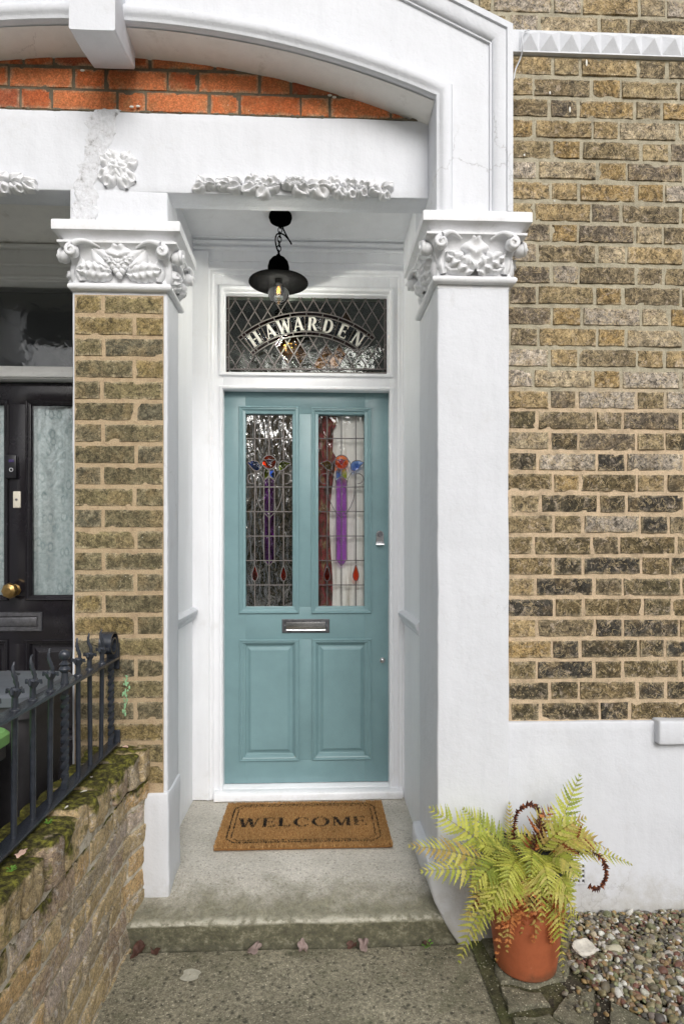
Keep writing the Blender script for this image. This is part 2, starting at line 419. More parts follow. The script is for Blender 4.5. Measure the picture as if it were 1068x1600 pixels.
def lathe(mb, c, prof, n=32, axis='Z', caps=True, col=None):
    c = Vector(c); out = []
    for (r, h) in prof:
        ring = []
        for i in range(n):
            a = 2 * math.pi * i / n; p = Vector((math.cos(a) * r, math.sin(a) * r, h))
            if axis == 'Y': p = Vector((p.x, -p.z, p.y))
            if axis == 'X': p = Vector((p.z, p.x, p.y))
            ring.append(c + p)
        out.append(ring)
    rings(mb, out, True, caps, col)
def tube(mb, pts, rad, n=8, caps=True, col=None):
    pts = [Vector(p) for p in pts]; out = []
    up = None
    for i, p in enumerate(pts):
        t = (pts[min(i + 1, len(pts) - 1)] - pts[max(i - 1, 0)]).normalized()
        if up is None:
            up = t.orthogonal().normalized()
        up = (up - t * up.dot(t)).normalized(); b = t.cross(up)
        r = rad[i] if hasattr(rad, '__len__') else rad
        out.append([p + (up * math.cos(2 * math.pi * k / n) + b * math.sin(2 * math.pi * k / n)) * r for k in range(n)])
    rings(mb, out, True, caps, col)
def sphere(mb, c, r, n=12, sx=1, sy=1, sz=1, col=None):
    prof = [(math.sin(math.pi * k / 8) * r + 1e-5, -math.cos(math.pi * k / 8) * r) for k in range(9)]
    lathe(mb, (0, 0, 0), prof, n, caps=False, col=col)
    m = n * 9
    for i in range(len(mb.v) - m, len(mb.v)):
        x, y, z = mb.v[i]; mb.v[i] = (c[0] + x * sx, c[1] + y * sy, c[2] + z * sz)
def loft_rect(mb, x0, x1, y0, y1, prof, amp=0, n=9):
    R_ = []
    for (o, z) in prof:
        a, b, c, d = x0 - o, x1 + o, y0 - o, y1 + o; ring = []
        for (p, q) in (((a, c), (b, c)), ((b, c), (b, d)), ((b, d), (a, d)), ((a, d), (a, c))):
            for k in range(n):
                t = k / n; P = Vector((p[0] + (q[0] - p[0]) * t, p[1] + (q[1] - p[1]) * t, z))
                if amp: P += nz(P, 12) * amp
                ring.append(P)
        R_.append(ring)
    rings(mb, R_, True, True)
def frame_ring(mb, x0, x1, z0, z1, prof):     # prof (inset, y)
    R_ = []
    for (o, y) in prof:
        R_.append([(x0 + o, y, z0 + o), (x1 - o, y, z0 + o), (x1 - o, y, z1 - o), (x0 + o, y, z1 - o)])
    rings(mb, R_, True, False)
def sweep(mb, path, prof, flip=1):    # path (x,z), prof (offset, y)
    pts = [Vector((x, z)) for x, z in path]; R_ = []
    for i, p in enumerate(pts):
        d0 = (p - pts[i - 1]).normalized() if i else (pts[1] - p).normalized()
        d1 = (pts[i + 1] - p).normalized() if i < len(pts) - 1 else d0
        n0 = Vector((-d0.y, d0.x)); n1 = Vector((-d1.y, d1.x)); n = (n0 + n1).normalized()
        k = 1 / max(.3, n.dot(n0))
        R_.append([(p.x + n.x * o * k * flip, y, p.y + n.y * o * k * flip) for (o, y) in prof])
    rings(mb, R_, False, False)

# bricks -------------------------------------------------------------
PAL_WALL = [lin(146, 130, 98), lin(130, 116, 88), lin(152, 132, 96), lin(116, 104, 82), lin(164, 150, 124), lin(164, 154, 140), lin(150, 126, 84), lin(108, 98, 84)]
PAL_DARK = [lin(92, 84, 62), lin(76, 70, 56), lin(104, 92, 66), lin(66, 63, 57), lin(112, 98, 70)]
PAL_PIER = [lin(122, 112, 82), lin(108, 100, 76), lin(130, 118, 84), lin(98, 93, 76), lin(114, 106, 84), lin(132, 116, 78)]
PAL_RED = [lin(200, 112, 66), lin(192, 106, 62), lin(184, 98, 58), lin(208, 124, 78), lin(168, 92, 62)]
PAL_GARD = [lin(180, 160, 124), lin(188, 166, 126), lin(176, 154, 132), lin(204, 180, 138), lin(170, 156, 134), lin(184, 168, 154), lin(200, 168, 122)]
MORT = {'c': lin(180, 166, 138), 'k': .75}
def brick(mb, a0, a1, b0, b1, T, depth, col, seed, cell=.011, rag=.0025, amp=.0022, r=.004, tilt=.002):
    nx = max(4, int((a1 - a0) / cell)); nb = max(4, int((b1 - b0) / cell))
    xs = [0, r * .35 / (a1 - a0)] + [k / nx for k in range(1, nx)] + [1 - r * .35 / (a1 - a0), 1]
    zs = [0, r * .35 / (b1 - b0)] + [k / nb for k in range(1, nb)] + [1 - r * .35 / (b1 - b0), 1]
    rnd = random.Random(seed); ta = rnd.uniform(-tilt, tilt); tb = rnd.uniform(-tilt, tilt); t0 = rnd.uniform(-.0015, .0015)
    W = len(xs); vs = []
    def pos(i, j, back=False):
        sx, sz = xs[i], zs[j]
        a = a0 + (a1 - a0) * sx; b = b0 + (b1 - b0) * sz
        e = min(a - a0, a1 - a, b - b0, b1 - b)
        nn = nz((a, b, seed * .37), 38); n2 = nz((a, b, seed * .37 + 5), 110)
        a += nn.x * rag; b += nn.y * rag
        c = nn.z * amp + n2.z * amp * .6 + ta * (sx - .5) * 2 + tb * (sz - .5) * 2 + t0
        ch = noise.noise(Vector((a * 28, b * 28, seed * 1.3)))
        if ch > .28 and e < .014: c += (ch - .28) * .022 * (1 - e / .014)
        if e < r: c += (r - math.sqrt(max(0, r * r - (r - e) ** 2))) * 1.0
        if back: c = depth
        return T(a, b, c)
    al = rnd.random(); sm = rnd.uniform(-.25, .35); cs = []
    def cv(i, j):
        a = a0 + (a1 - a0) * xs[i]; b = b0 + (b1 - b0) * zs[j]; e = min(a - a0, a1 - a, b - b0, b1 - b)
        n_ = noise.noise(Vector((a * 55, b * 55, seed * .7))) + .5 * noise.noise(Vector((a * 22, b * 22, seed * .3))) + sm
        k = max(0, min(1, (n_ * 1.3 + .55 - e / .009))) * MORT['k']
        return (col[0] + (MORT['c'][0] - col[0]) * k, col[1] + (MORT['c'][1] - col[1]) * k, col[2] + (MORT['c'][2] - col[2]) * k, al)
    for j in range(len(zs)):
        for i in range(W): vs.append(pos(i, j)); cs.append(cv(i, j))
    fs = [(j * W + i, j * W + i + 1, (j + 1) * W + i + 1, (j + 1) * W + i) for j in range(len(zs) - 1) for i in range(W - 1)]
    loop = [(i, 0) for i in range(W)] + [(W - 1, j) for j in range(1, len(zs))] + [(i, len(zs) - 1) for i in range(W - 2, -1, -1)] + [(0, j) for j in range(len(zs) - 2, 0, -1)]
    base = len(vs)
    for (i, j) in loop: vs.append(pos(i, j, True)); cs.append(cv(i, j))
    n = len(loop)
    for k in range(n):
        i, j = loop[k]; i2, j2 = loop[(k + 1) % n]
        fs.append((j * W + i, base + k, base + (k + 1) % n, j2 * W + i2))
    mb.add(vs, fs, (.5, .5, .5, 1)); mb.c[-len(vs):] = cs
def flemish(mb, a0, a1, b0, b1, T, pitch=.079, st=.213, hd=.098, jt=.012, bed=.016, pal=PAL_WALL, a_off=0.0, depth=.02, clip=None, seed=1, palf=None, b_off=0, **kw):
    per = st + hd + 2 * jt; nrow = int((b1 - b0) / pitch) + 2; rnd = random.Random(seed); sd = seed * 1000
    for r in range(nrow):
        z0 = b1 - b_off - (r + 1) * pitch + bed / 2; z1 = z0 + pitch - bed
        if z1 < b0 + .01 or z0 > b1: continue
        zz0 = max(z0, b0); zz1 = min(z1, b1)
        if zz1 - zz0 < .015: continue
        x = a0 - per - (a_off + (per / 2 if r % 2 else 0)) % per; k = 0
        while x < a1:
            L = (st if k % 2 == 0 else hd) + rnd.uniform(-.006, .006)
            x0, x1 = x, x + L; x = x1 + jt + rnd.uniform(-.003, .003); k += 1
            if x1 < a0 + .012 or x0 > a1 - .012: continue
            x0 = max(x0, a0); x1 = min(x1, a1)
            if clip:
                res = clip(x0, x1, zz0, zz1)
                if not res: continue
                x0, x1 = res
            sd += 1
            P = palf(zz0, rnd) if palf else pal
            dz = rnd.uniform(-.0015, .0015)
            brick(mb, x0, x1, zz0 + dz, zz1 + dz, T, depth, rnd.choice(P), sd, **kw)
def mortar_sheet(mb, a0, a1, b0, b1, T, cell=.012, amp=.0035, c0=.004, seed=3, low=.18):
    nx = int((a1 - a0) / cell) + 1; nb = int((b1 - b0) / cell) + 1; vs = []
    for j in range(nb + 1):
        for i in range(nx + 1):
            a = a0 + (a1 - a0) * i / nx; b = b0 + (b1 - b0) * j / nb
            n1 = nz((a, b, seed), 30); n2 = nz((a, b, seed), 9)
            vs.append(T(a, b, c0 + .0006 + n1.z * amp * .55 + n2.z * amp * low))
    fs = [(j * (nx + 1) + i, j * (nx + 1) + i + 1, (j + 1) * (nx + 1) + i + 1, (j + 1) * (nx + 1) + i) for j in range(nb) for i in range(nx)]
    mb.add(vs, fs)

# carved relief leaf -------------------------------------------------
def rleaf(mb, O, U, N, L, W, H, lobes=4, bend=0., nt=22, ns=10, tipcurl=.3, seed=0, lobe_amp=.28, rnd=False):
    O = Vector(O); U = Vector(U).normalized(); N = Vector(N).normalized(); Vv = N.cross(U).normalized()
    vs = []
    for i in range(nt + 1):
        t = i / nt
        wv = W * .5 * (math.sin(math.pi * min(1, t * .90 + .10)) ** .5) * (1 - .12 * t)
        if rnd: wv = W * .5 * max(.02, 1 - abs(2 * (t * .96 + .02) - 1) ** 2.3) ** .5 * (.82 + .18 * math.sin(math.pi * t))
        wv *= 1 - lobe_amp + lobe_amp * abs(math.sin(lobes * math.pi * t)) * 1.5
        cx_ = bend * math.sin(t * math.pi * .5) ** 2
        for j in range(ns + 1):
            s = j / ns * 2 - 1
            h = H * (1 - abs(s) ** 3.0) * (.35 + .65 * math.sin(math.pi * min(1, t * .85 + .12)))
            h += H * tipcurl * t * t * (1 - s * s)
            h += -H * .38 * math.exp(-(s * 5) ** 2) + H * .20 * math.cos(lobes * 2 * math.pi * t - abs(s) * 3.2) * (1 - s * s)
            if abs(s) > .99: h = -.004
            P = O + U * (t * L) + Vv * (s * wv + cx_ * L) + N * h
            vs.append(P + nz(P, 60, seed) * .0012)
    w_ = ns + 1
    fs = [(i * w_ + j, i * w_ + j + 1, (i + 1) * w_ + j + 1, (i + 1) * w_ + j) for i in range(nt) for j in range(ns)]
    mb.add(vs, fs)
def ribbon(mb, pts, width, y0, y1):      # flat strip following points in XZ, between two depths
    pts = [Vector(p) for p in pts]; R_ = []
    for i, p in enumerate(pts):
        t = (pts[min(i + 1, len(pts) - 1)] - pts[max(i - 1, 0)]).normalized(); n = Vector((-t.y, t.x)) * width / 2
        a = p + n; b = p - n
        R_.append([(a.x, y1, a.y), (a.x, y0, a.y), (b.x, y0, b.y), (b.x, y1, b.y)])
    rings(mb, R_, True, True)
#@@PART2
# ================================================================== THE SETTING
def smooth_pts_(P, n=6):
    P = [Vector(p) for p in P]; out = []
    for i in range(len(P) - 1):
        p0 = P[max(i - 1, 0)]; p1 = P[i]; p2 = P[i + 1]; p3 = P[min(i + 2, len(P) - 1)]
        for k in range(n):
            t = k / n; out.append(.5 * ((2 * p1) + (p2 - p0) * t + (2 * p0 - 5 * p1 + 4 * p2 - p3) * t * t + (-p0 + 3 * p1 - 3 * p2 + p3) * t ** 3))
    out.append(P[-1]); return out
YP = 2.24; YA = 2.105; YPIL = 2.13; YD = 3.08; YF = 3.03
def sheet(name, poly, z, m, cell=None, amp=0, fr=3, label=None, kind='structure', thick=0):
    mb = MB()
    mb.add([(x, y, z) for x, y in poly], [tuple(range(len(poly)))])
    o = mb.build(name, m, smooth=False, kind=kind)
    return o
def grid_sheet(name, x0, x1, y0, y1, z, m, cell=.03, amp=.003, fr=4):
    mb = MB(); nx = int((x1 - x0) / cell) + 1; ny = int((y1 - y0) / cell) + 1; vs = []
    for j in range(ny + 1):
        for i in range(nx + 1):
            p = Vector((x0 + (x1 - x0) * i / nx, y0 + (y1 - y0) * j / ny, z))
            p.z += noise.noise(p * fr) * amp + noise.noise(p * fr * 6) * amp * .4; vs.append(p)
    mb.add(vs, [(j * (nx + 1) + i, j * (nx + 1) + i + 1, (j + 1) * (nx + 1) + i + 1, (j + 1) * (nx + 1) + i) for j in range(ny) for i in range(nx)])
    return mb.build(name, m, kind='structure')
sheet('ground', [(-60, -60), (60, -60), (60, 60), (-60, 60)], -.03, 'soil')
grid_sheet('path', -.66, .565, -2.5, 2.116, 0.0, 'path', .03, .004)
grid_sheet('joint_bed', .55, 1.7, .2, 2.24, .008, 'mossjoint', .03, .008)

# porch step: one worn concrete slab, level inside, falling to a rounded nosing
mb = MB(); prof = [(3.2, .155), (2.9, .155), (2.7, .155), (2.55, .155), (2.42, .154), (2.33, .150), (2.27, .142), (2.22, .128), (2.18, .112), (2.155, .102), (2.134, .095), (2.126, .091), (2.122, .084), (2.124, .072), (2.128, .05), (2.134, .02), (2.138, -.02)]
R_ = []
for (y, z) in prof:
    ring = []
    n = 90
    for i in range(n + 1):
        x = -.66 + 1.22 * i / n; p = Vector((x, y, z)); q = nz(p, 5) * .006 + nz(p, 22) * .0035
        ring.append(p + Vector((0, q.y, q.z * (1 if y < 2.4 else .5))))
    R_.append(ring)
rings(mb, R_, False)
mb.build('porch_step', 'step', kind='structure')
# left ground strip in the neighbour's front
sheet('neighbour_path', [(-4, -2.5), (-.80, -2.5), (-.80, 3.2), (-4, 3.2)], .004, 'path')
grid_sheet('pavement', -8, 8, -6.5, -2.5, .0, 'pave', .2, .002)
sheet('road', [(-40, -12), (40, -12), (40, -6.5), (-40, -6.5)], -.02, 'pave')

# crazy paving slabs
def slab_poly(pts, z0=.0, z1=.022, inset=.012):
    P = [Vector((x, y)) for x, y in pts]; n = len(P); c = sum(P, Vector((0, 0))) / n; out = []
    # rough outline
    O = []
    for i in range(n):
        a, b = P[i], P[(i + 1) % n]
        for k in range(7):
            q = a.lerp(b, k / 7); q = q + (c - q).normalized() * inset
            w_ = noise.noise_vector(Vector((q.x * 18, q.y * 18, 0))); O.append(q + Vector((w_.x, w_.y)) * .012)
    R_ = [[(q.x, q.y, z0 - .02) for q in O], [(q.x, q.y, z1 - .008) for q in O],
          [(c.x + (q.x - c.x) * .965, c.y + (q.y - c.y) * .965, z1) for q in O],
          [(c.x + (q.x - c.x) * .6, c.y + (q.y - c.y) * .6, z1 + .002) for q in O],
          [(c.x + (q.x - c.x) * .2, c.y + (q.y - c.y) * .2, z1 + .001) for q in O]]
    m_ = MB(); rings(m_, R_, True, True); return m_
def gp(u, v, z=.02):
    # photo point lying on the ground at height z
    a = ratio(u); Y = (HC - z) * F / (v - CY) / (a * math.sin(PSI) + math.cos(PSI)); return (a * Y, Y)
slabs = [
    [gp(766, 1500), gp(812, 1478), gp(900, 1490), gp(888, 1530), gp(845, 1545), gp(775, 1535)],
    [gp(772, 1538), gp(845, 1548), gp(862, 1570), gp(792, 1585)],
    [gp(862, 1572), gp(880, 1550), gp(928, 1540), gp(936, 1562), gp(926, 1625), gp(858, 1588)],
    [gp(795, 1588), gp(856, 1580), gp(912, 1622), gp(914, 1680), gp(812, 1670)],
    [gp(948, 1560), gp(1035, 1602), gp(1068, 1640), gp(1030, 1720), gp(935, 1640)],
    [gp(740, 1462), gp(800, 1440), gp(900, 1450), gp(895, 1485), gp(812, 1473), gp(762, 1495)],
    [gp(820, 1685), gp(915, 1690), gp(1010, 1740), gp(1000, 2000), gp(860, 2000)],
]
for i, p in enumerate(slabs):
    slab_poly(p).build('paving_slab' , 'slab', ang=60,
        label=['stone paving piece directly under the terracotta pot', 'small rough paving piece left of the fork in the mossy joints', 'rounded paving piece bordering the gravel, right of centre', 'paving piece along the bottom edge beside the concrete path', 'paving piece at bottom right corner below the gravel', 'paving piece against the white pilaster behind the pot', 'paving piece nearest the camera below the picture edge'][i],
        cat='paving slab', group='crazy paving beside the path')

# ================================================================== THE HOUSE
house = empty('terraced_house', (0, YP, 0), 'yellow brick terraced house with white arched porch and named fanlight', 'house')
def part(mb, name, m, parent=None, **kw):
    p = parent or house
    o = mb.build(name, m, **kw)
    o.parent = p
    w_ = Vector((0, 0, 0)); q = p
    while q: w_ += q.location; q = q.parent
    o.matrix_parent_inverse = Matrix.Identity(4)
    o.location = -w_ if p.parent is None and p.type == 'EMPTY' else Vector((0, 0, 0))
    return o
# (every part of an Empty is shifted back by the Empty's place; sub-parts share their part's origin)

# right brick wall
TW = lambda a, b, c: (a, YP + c, b)
z_base = AZ(930, 1126, YP)
SC0 = AZ(930, 87, YP); SC1 = AZ(930, 58, YP)          # string course band
def palw(z, rnd):
    k = (z - z_base)
    if rnd.random() < max(0, 1.15 - k / .95): return PAL_DARK
    if z < 1.9 and rnd.random() < .35: return PAL_DARK
    return PAL_WALL
mb = MB()
flemish(mb, .70, 1.9, z_base, SC0, TW, .0788, .212, .098, .012, .0155, a_off=.02, palf=palw, seed=11, b_off=.004)
flemish(mb, .62, 1.9, SC1 + .004, 3.9, TW, .0788, .212, .098, .012, .0155, a_off=.11, pal=PAL_WALL, seed=12)
wall = part(mb, 'brick_wall', 'stock')
mb = MB(); mortar_sheet(mb, .60, 1.95, z_base - .05, 3.95, TW, .011, .0034, .0045); part(mb, 'mortar', 'mortar', wall)
# backing masonry so that the house is solid from other sides
mb = MB(); box(mb, (.50, YP + .03, -.02), (2.6, YP + .30, 5.2)); part(mb, 'wall_core', 'mortar', smooth=False)
mb = MB(); box(mb, (1.95, YP + .002, z_base), (2.6, YP + .0295, 5.2)); part(mb, 'wall_end', 'stock', smooth=False)

# string course: run of nailhead pyramids
mb = MB(); x = .765; k = 0
box(mb, (.70, YP - .012, SC0 - .004), (1.95, YP + .02, SC1 + .008))
while x < 1.95:
    w_ = .0775; h0, h1 = SC0 + .002, SC1 + .002; y0 = YP - .0122; cxm = x + w_ / 2
    dz = random.uniform(-.0015, .0015)
    mb.add([(x + .002, y0, h0 + dz), (x + w_ - .002, y0, h0 + dz), (x + w_ - .002, y0, h1 + dz), (x + .002, y0, h1 + dz), (cxm, y0 - .021, (h0 + h1) / 2 + dz + .010)],
           [(0, 1, 4), (1, 2, 4), (2, 3, 4), (3, 0, 4)])
    x += .0785; k += 1
part(mb, 'string_course', 'plaster', smooth=False)

# rendered base
mb = MB(); rbox(mb, (.70, YP - .014, -.02), (1.95, YP + .02, z_base), .006, .03, .0035, 7, .0012, 40)
base = part(mb, 'rendered_base', 'plaster')
# air brick
mb = MB(); a = at(893, 1380, YP - .02); b = at(914, 1350, YP - .02)
x0, x1, z0, z1 = a.x - .02, b.x, a.z - .002, b.z; ny_ = 4
yf = YP - .0215
for i in range(5):
    xx = x0 + (x1 - x0) * i / 4; rbox(mb, (xx - .005, yf, z0 - .005), (xx + .005, yf + .012, z1 + .005), .002, .05, .0005)
for j in range(5):
    zz = z0 + (z1 - z0) * j / 4; rbox(mb, (x0 - .005, yf + .001, zz - .004), (x1 + .005, yf + .011, zz + .004), .002, .05, .0005)
ab = part(mb, 'air_brick', 'plaster', base)
mb = MB(); box(mb, (x0, yf + .006, z0), (x1, yf + .0075, z1)); part(mb, 'vent_void', 'dark', base, smooth=False)
# window sill stub at the right edge
a = at(1030, 1166, YP - .05); b = at(1030, 1128, YP - .05)
mb = MB(); rbox(mb, (a.x, YP - .048, a.z + .004), (1.95, YP + .01, b.z + .001), .008, .03, .003, 10, .001)
part(mb, 'window_sill', 'plaster')

mb = MB()
for (u, v, h) in ((915, 99, 8), (858, 146, 4), (889, 172, 7), (818, 243, 3), (865, 315, 2)):
    p = at(u, v, YP); sphere(mb, (p.x, YP - .003, p.z), .0035, 8, 1, .5, h / 2.2)
part(mb, 'paint_drip', 'whitepaint', wall, kind='stuff')
mb = MB(); tube(mb, smooth_pts_([at(826, 47, YP - .03), at(818, 50, YP - .034), at(815, 60, YP - .036), at(816, 75, YP - .03), at(812, 92, YP - .012), at(805, 108, YP - .006), at(802, 124, YP - .006)]), .0026, 6)
part(mb, 'cable', 'plaster')
# ------------------------------------------------ pier between the two porches
PX0, PX1 = -.883, -.538
bz0 = AZ(190, 1243, YP); bz1 = AZ(190, 463, YP)
mb = MB(); rbox(mb, (PX0, YP, .10), (PX1, 2.42, 2.40), .006, .03, .0018, 8, .0012, 45, 5)
pier = part(mb, 'pier', 'plaster')
bx0 = AX(118, YP); bx1 = AX(256, YP)
TP = lambda a, b, c: (a, YP - .010 + c, b)
mb = MB(); rnd = random.Random(5); zc = bz1; r = 0
hx0, hx1 = bx0 + .002, bx1 - .002; Wd = hx1 - hx0
while zc - .0783 > bz0 - .04:
    z0 = zc - .0783 + .013; z1 = zc - .002; hdr = Wd * (.315 + rnd.uniform(-.012, .012))
    spl = hx0 + (hdr if r % 2 == 0 else Wd - hdr)
    z0 = max(z0, bz0)
    brick(mb, hx0, spl - .007, z0, z1, TP, .02, rnd.choice(PAL_PIER), 900 + r * 2, rag=.002, tilt=.0008)
    brick(mb, spl + .006, hx1, z0, z1, TP, .02, rnd.choice(PAL_PIER), 901 + r * 2, rag=.002, tilt=.0008)
    zc -= .0783; r += 1
part(mb, 'brick_facing', 'stock_pier', pier)
mb = MB(); mortar_sheet(mb, bx0 - .001, bx1 + .001, bz0 - .01, bz1 + .002, TP, .008, .0022, .0035)
part(mb, 'mortar', 'mortar_pier', pier)
mb = MB(); rr = random.Random(2)
for k in range(46):
    v = 1055 + 62 * rr.random(); p = at(196 + rr.gauss(0, 2.2) + (2 if v < 1080 else -1), v, YP - .012); sphere(mb, (p.x, YP - .0115, p.z), rr.uniform(.0015, .0035), 6, 1, .4, rr.uniform(1, 2.4))
part(mb, 'paint_mark', 'greenmark', pier, kind='stuff')
mb = MB(); rbox(mb, (-.80, YP - .014, .12), (-.531, 2.425, AZ(240, 1240, YP - .014)), .008, .03, .004, 9, .0015, 40, 3)
part(mb, 'pier_plinth', 'plaster', pier)

# ------------------------------------------------ right pilaster
QX0, QX1 = AX(683, YPIL), AX(795, YPIL)
mb = MB(); rbox(mb, (QX0, YPIL, .18), (QX1, 2.50, 2.42), .007, .03, .0026, 6, .0010, 40, 9)
pil = part(mb, 'pilaster', 'plaster')
def plinthhook(p):
    if p.z < .22: p.x += (.22 - p.z) ** 1.5 * 1.0 * max(0, (.72 - p.x) / .31) * (1 if p.y < 2.3 else .5)
    return p
mb = MB(); rbox(mb, (.408, YPIL - .014, -.02), (.716, 2.49, .275), .012, .025, .006, 8, .002, 35, 4, plinthhook)
part(mb, 'plinth', 'plaster', pil)

# ------------------------------------------------ capitals
zc0 = 2.340
CPROF = [(-.01, 2.355), (.0, 2.358), (.0, 2.372), (.006, 2.370), (.016, 2.372), (.022, 2.380), (.022, 2.388), (.016, 2.396), (.006, 2.399), (.002, 2.402),
         (.002, 2.43), (.008, 2.47), (.018, 2.50), (.034, 2.522), (.048, 2.528), (.048, 2.536), (.030, 2.539), (.030, 2.544), (.036, 2.552), (.048, 2.560), (.058, 2.565), (.062, 2.567), (.062, 2.600), (.058, 2.604), (-.03, 2.606)]
ZS = -.022
CPROF = [(o, z + ZS) for o, z in CPROF]
def capital(x0, x1, y0, y1, parent, style, seed):
    mb = MB(); loft_rect(mb, x0, x1, y0, y1, CPROF, .0012)
    zb = 2.405 + ZS; zt = 2.535 + ZS; H = zt - zb
    faces = [((x0 + x1) / 2, y0, (x1 - x0), Vector((0, -1, 0)), Vector((1, 0, 0)))]
    dpt = min(y1 - y0, .30)
    if style == 'leaf': faces.append((x0, y0 + dpt * .5, dpt, Vector((-1, 0, 0)), Vector((0, -1, 0))))
    else:
        faces.append((x1, y0 + dpt * .5, dpt, Vector((1, 0, 0)), Vector((0, 1, 0))))
    faces.append((x1, y0 + dpt * .5, dpt, Vector((1, 0, 0)), Vector((0, 1, 0))) if style == 'leaf' else (x0, y0 + dpt * .5, dpt, Vector((-1, 0, 0)), Vector((0, -1, 0))))
    for fi, (cx, cy, wd, N, Xd) in enumerate(faces):
        Z = Vector((0, 0, 1))
        def pt(a, b, h): # a across in units of width, b up 0..1
            lean = .004 + .03 * b ** 2
            base = Vector((cx, cy, zb)); return base + Xd * (a * wd) + Z * (b * H) + N * (lean + h)
        s = wd / .26 if fi == 0 else wd / .26
        Nf = (N + Z * -.22).normalized()
        def UD(dx, dz): return (Xd * dx + Z * dz).normalized()
        if style == 'leaf' or fi > 0:
            rleaf(mb, pt(0, .18, .006), UD(0, 1), Nf, .118, .100, .030, 2.5, 0, tipcurl=.7, seed=1, lobe_amp=.30, rnd=True)
            for sg in (-1, 1):
                rleaf(mb, pt(.02 * sg, .08, .004), UD(sg * .80, .62), Nf, .118 * min(s, 1.1), .082, .032, 4, -.10 * sg, tipcurl=.7, seed=2 + sg, lobe_amp=.28)
                rleaf(mb, pt(.08 * sg, .12, .0), UD(sg * 1, -.02), Nf, .085 * min(s, 1.1), .050, .018, 2, .12 * sg, tipcurl=.6, seed=5 + sg, lobe_amp=.15, rnd=True)
        else:
            rleaf(mb, pt(0, .40, .006), UD(0, 1), Nf, .085, .115, .030, 2.5, 0, tipcurl=.6, seed=1, lobe_amp=.2, rnd=True)
            for sg in (-1, 1):
                rleaf(mb, pt(.09 * sg, .36, .004), UD(sg * .62, .8), Nf, .100, .078, .028, 1, -.10 * sg, tipcurl=.4, seed=12 + sg, lobe_amp=.08)
                rleaf(mb, pt(.08 * sg, .22, .004), UD(sg * 1, .03), Nf, .125, .075, .028, 5, .06 * sg, tipcurl=.4, seed=15 + sg, lobe_amp=.15, rnd=True)
                rleaf(mb, pt(.02 * sg, .44, .014), UD(sg * .9, .5), Nf, .055, .040, .018, 3, .0, tipcurl=.5, seed=19 + sg)
            rr = random.Random(seed)
            for (a, b) in ((-.06, .36), (0, .38), (.06, .36), (-.03, .25), (.035, .25), (0, .14), (-.065, .47), (.07, .47), (0, .5)):
                c = pt(a, b, .016); sphere(mb, c, .0125, 10)
        # corner volutes: scroll arm + boss
        for sg in (-1, 1):
            arm = []
            for k in range(13):
                t = k / 12; a = .20 + .27 * t; arm.append(pt(sg * a, .86 + .10 * math.sin(t * math.pi) + .02 * t, .008 + .020 * t))
            tube(mb, arm, [.004 + .008 * (k / 12) for k in range(13)], 8)
            cc = pt(sg * .485, .72, .026)
            spir = []
            for k in range(26):
                t = k / 25; an = math.pi * .5 - sg * t * 2.6 * math.pi; rad = .022 * (1 - t * .85)
                spir.append(cc + Xd * (math.cos(an) * rad) + Z * (math.sin(an) * rad) + N * (.004 + .014 * t))
            tube(mb, spir, [.0085 * (1 - .35 * k / 25) for k in range(26)], 8)
            sphere(mb, cc - N * .006, .024, 12)
            rleaf(mb, pt(sg * .42, .02, .0), UD(sg * .12, 1), Nf, .088, .05, .016, 1, .08 * sg, tipcurl=.5, seed=31, lobe_amp=.08)
    return part(mb, 'capital', 'carved', parent, ang=55)
capital(QX0, QX1, YPIL, 2.46, pil, 'leaf', 3)
capital(PX0 + .012, PX1 - .004, YP, 2.42, pier, 'fruit', 4)

# ------------------------------------------------ lintel band and block over the pier
lz0 = HC + 1.313; lz1 = HC + 1.606
mb = MB(); rbox(mb, (-1.83, YP, lz0), (.43, YP + .105, lz1), .005, .03, .0022, 5, .0010, 35, 8)
lint = part(mb, 'lintel', 'plaster')
mb = MB(); rbox(mb, (AX(109, YP), YP + .0005, 2.575), (AX(262, YP), 2.40, lz0 + .01), .006, .03, .0015, 9, .001, 40, 2)
part(mb, 'impost_block', 'plaster', lint)
# rough repaired scar running up the band
mb = MB(); nxs, nzs = 26, 90; vs = []
for j in range(nzs + 1):
    v = 172 + (345 - 172) * j / nzs
    cu = 163 - 26 * (1 - math.exp(-((v - 172) / 80.) ** 2)) if v < 255 else 139 - (v - 255) * .10
    hw = 22 if v < 230 else (18 if v < 300 else 20)
    for i in range(nxs + 1):
        s = i / nxs * 2 - 1; u = cu + s * hw * (1 + .6 * noise.noise(Vector((v * .05, s, 2)))) + 3 * noise.noise(Vector((v * .2, s, 5)))
        p = at(u, v, YP); e = max(0, 1 - abs(s) ** 4)
        p.y -= (.0015 + e * (.0022 + .007 * max(0, noise.noise(Vector((u * .10, v * .06, 1)))) + .0022 * noise.noise(Vector((u * .35, v * .3, 1))))) if abs(s) < .98 else -.003
        vs.append(p)
mb.add(vs, [(j * (nxs + 1) + i, j * (nxs + 1) + i + 1, (j + 1) * (nxs + 1) + i + 1, (j + 1) * (nxs + 1) + i) for j in range(nzs) for i in range(nxs)])
part(mb, 'plaster_patch', 'scar', lint)
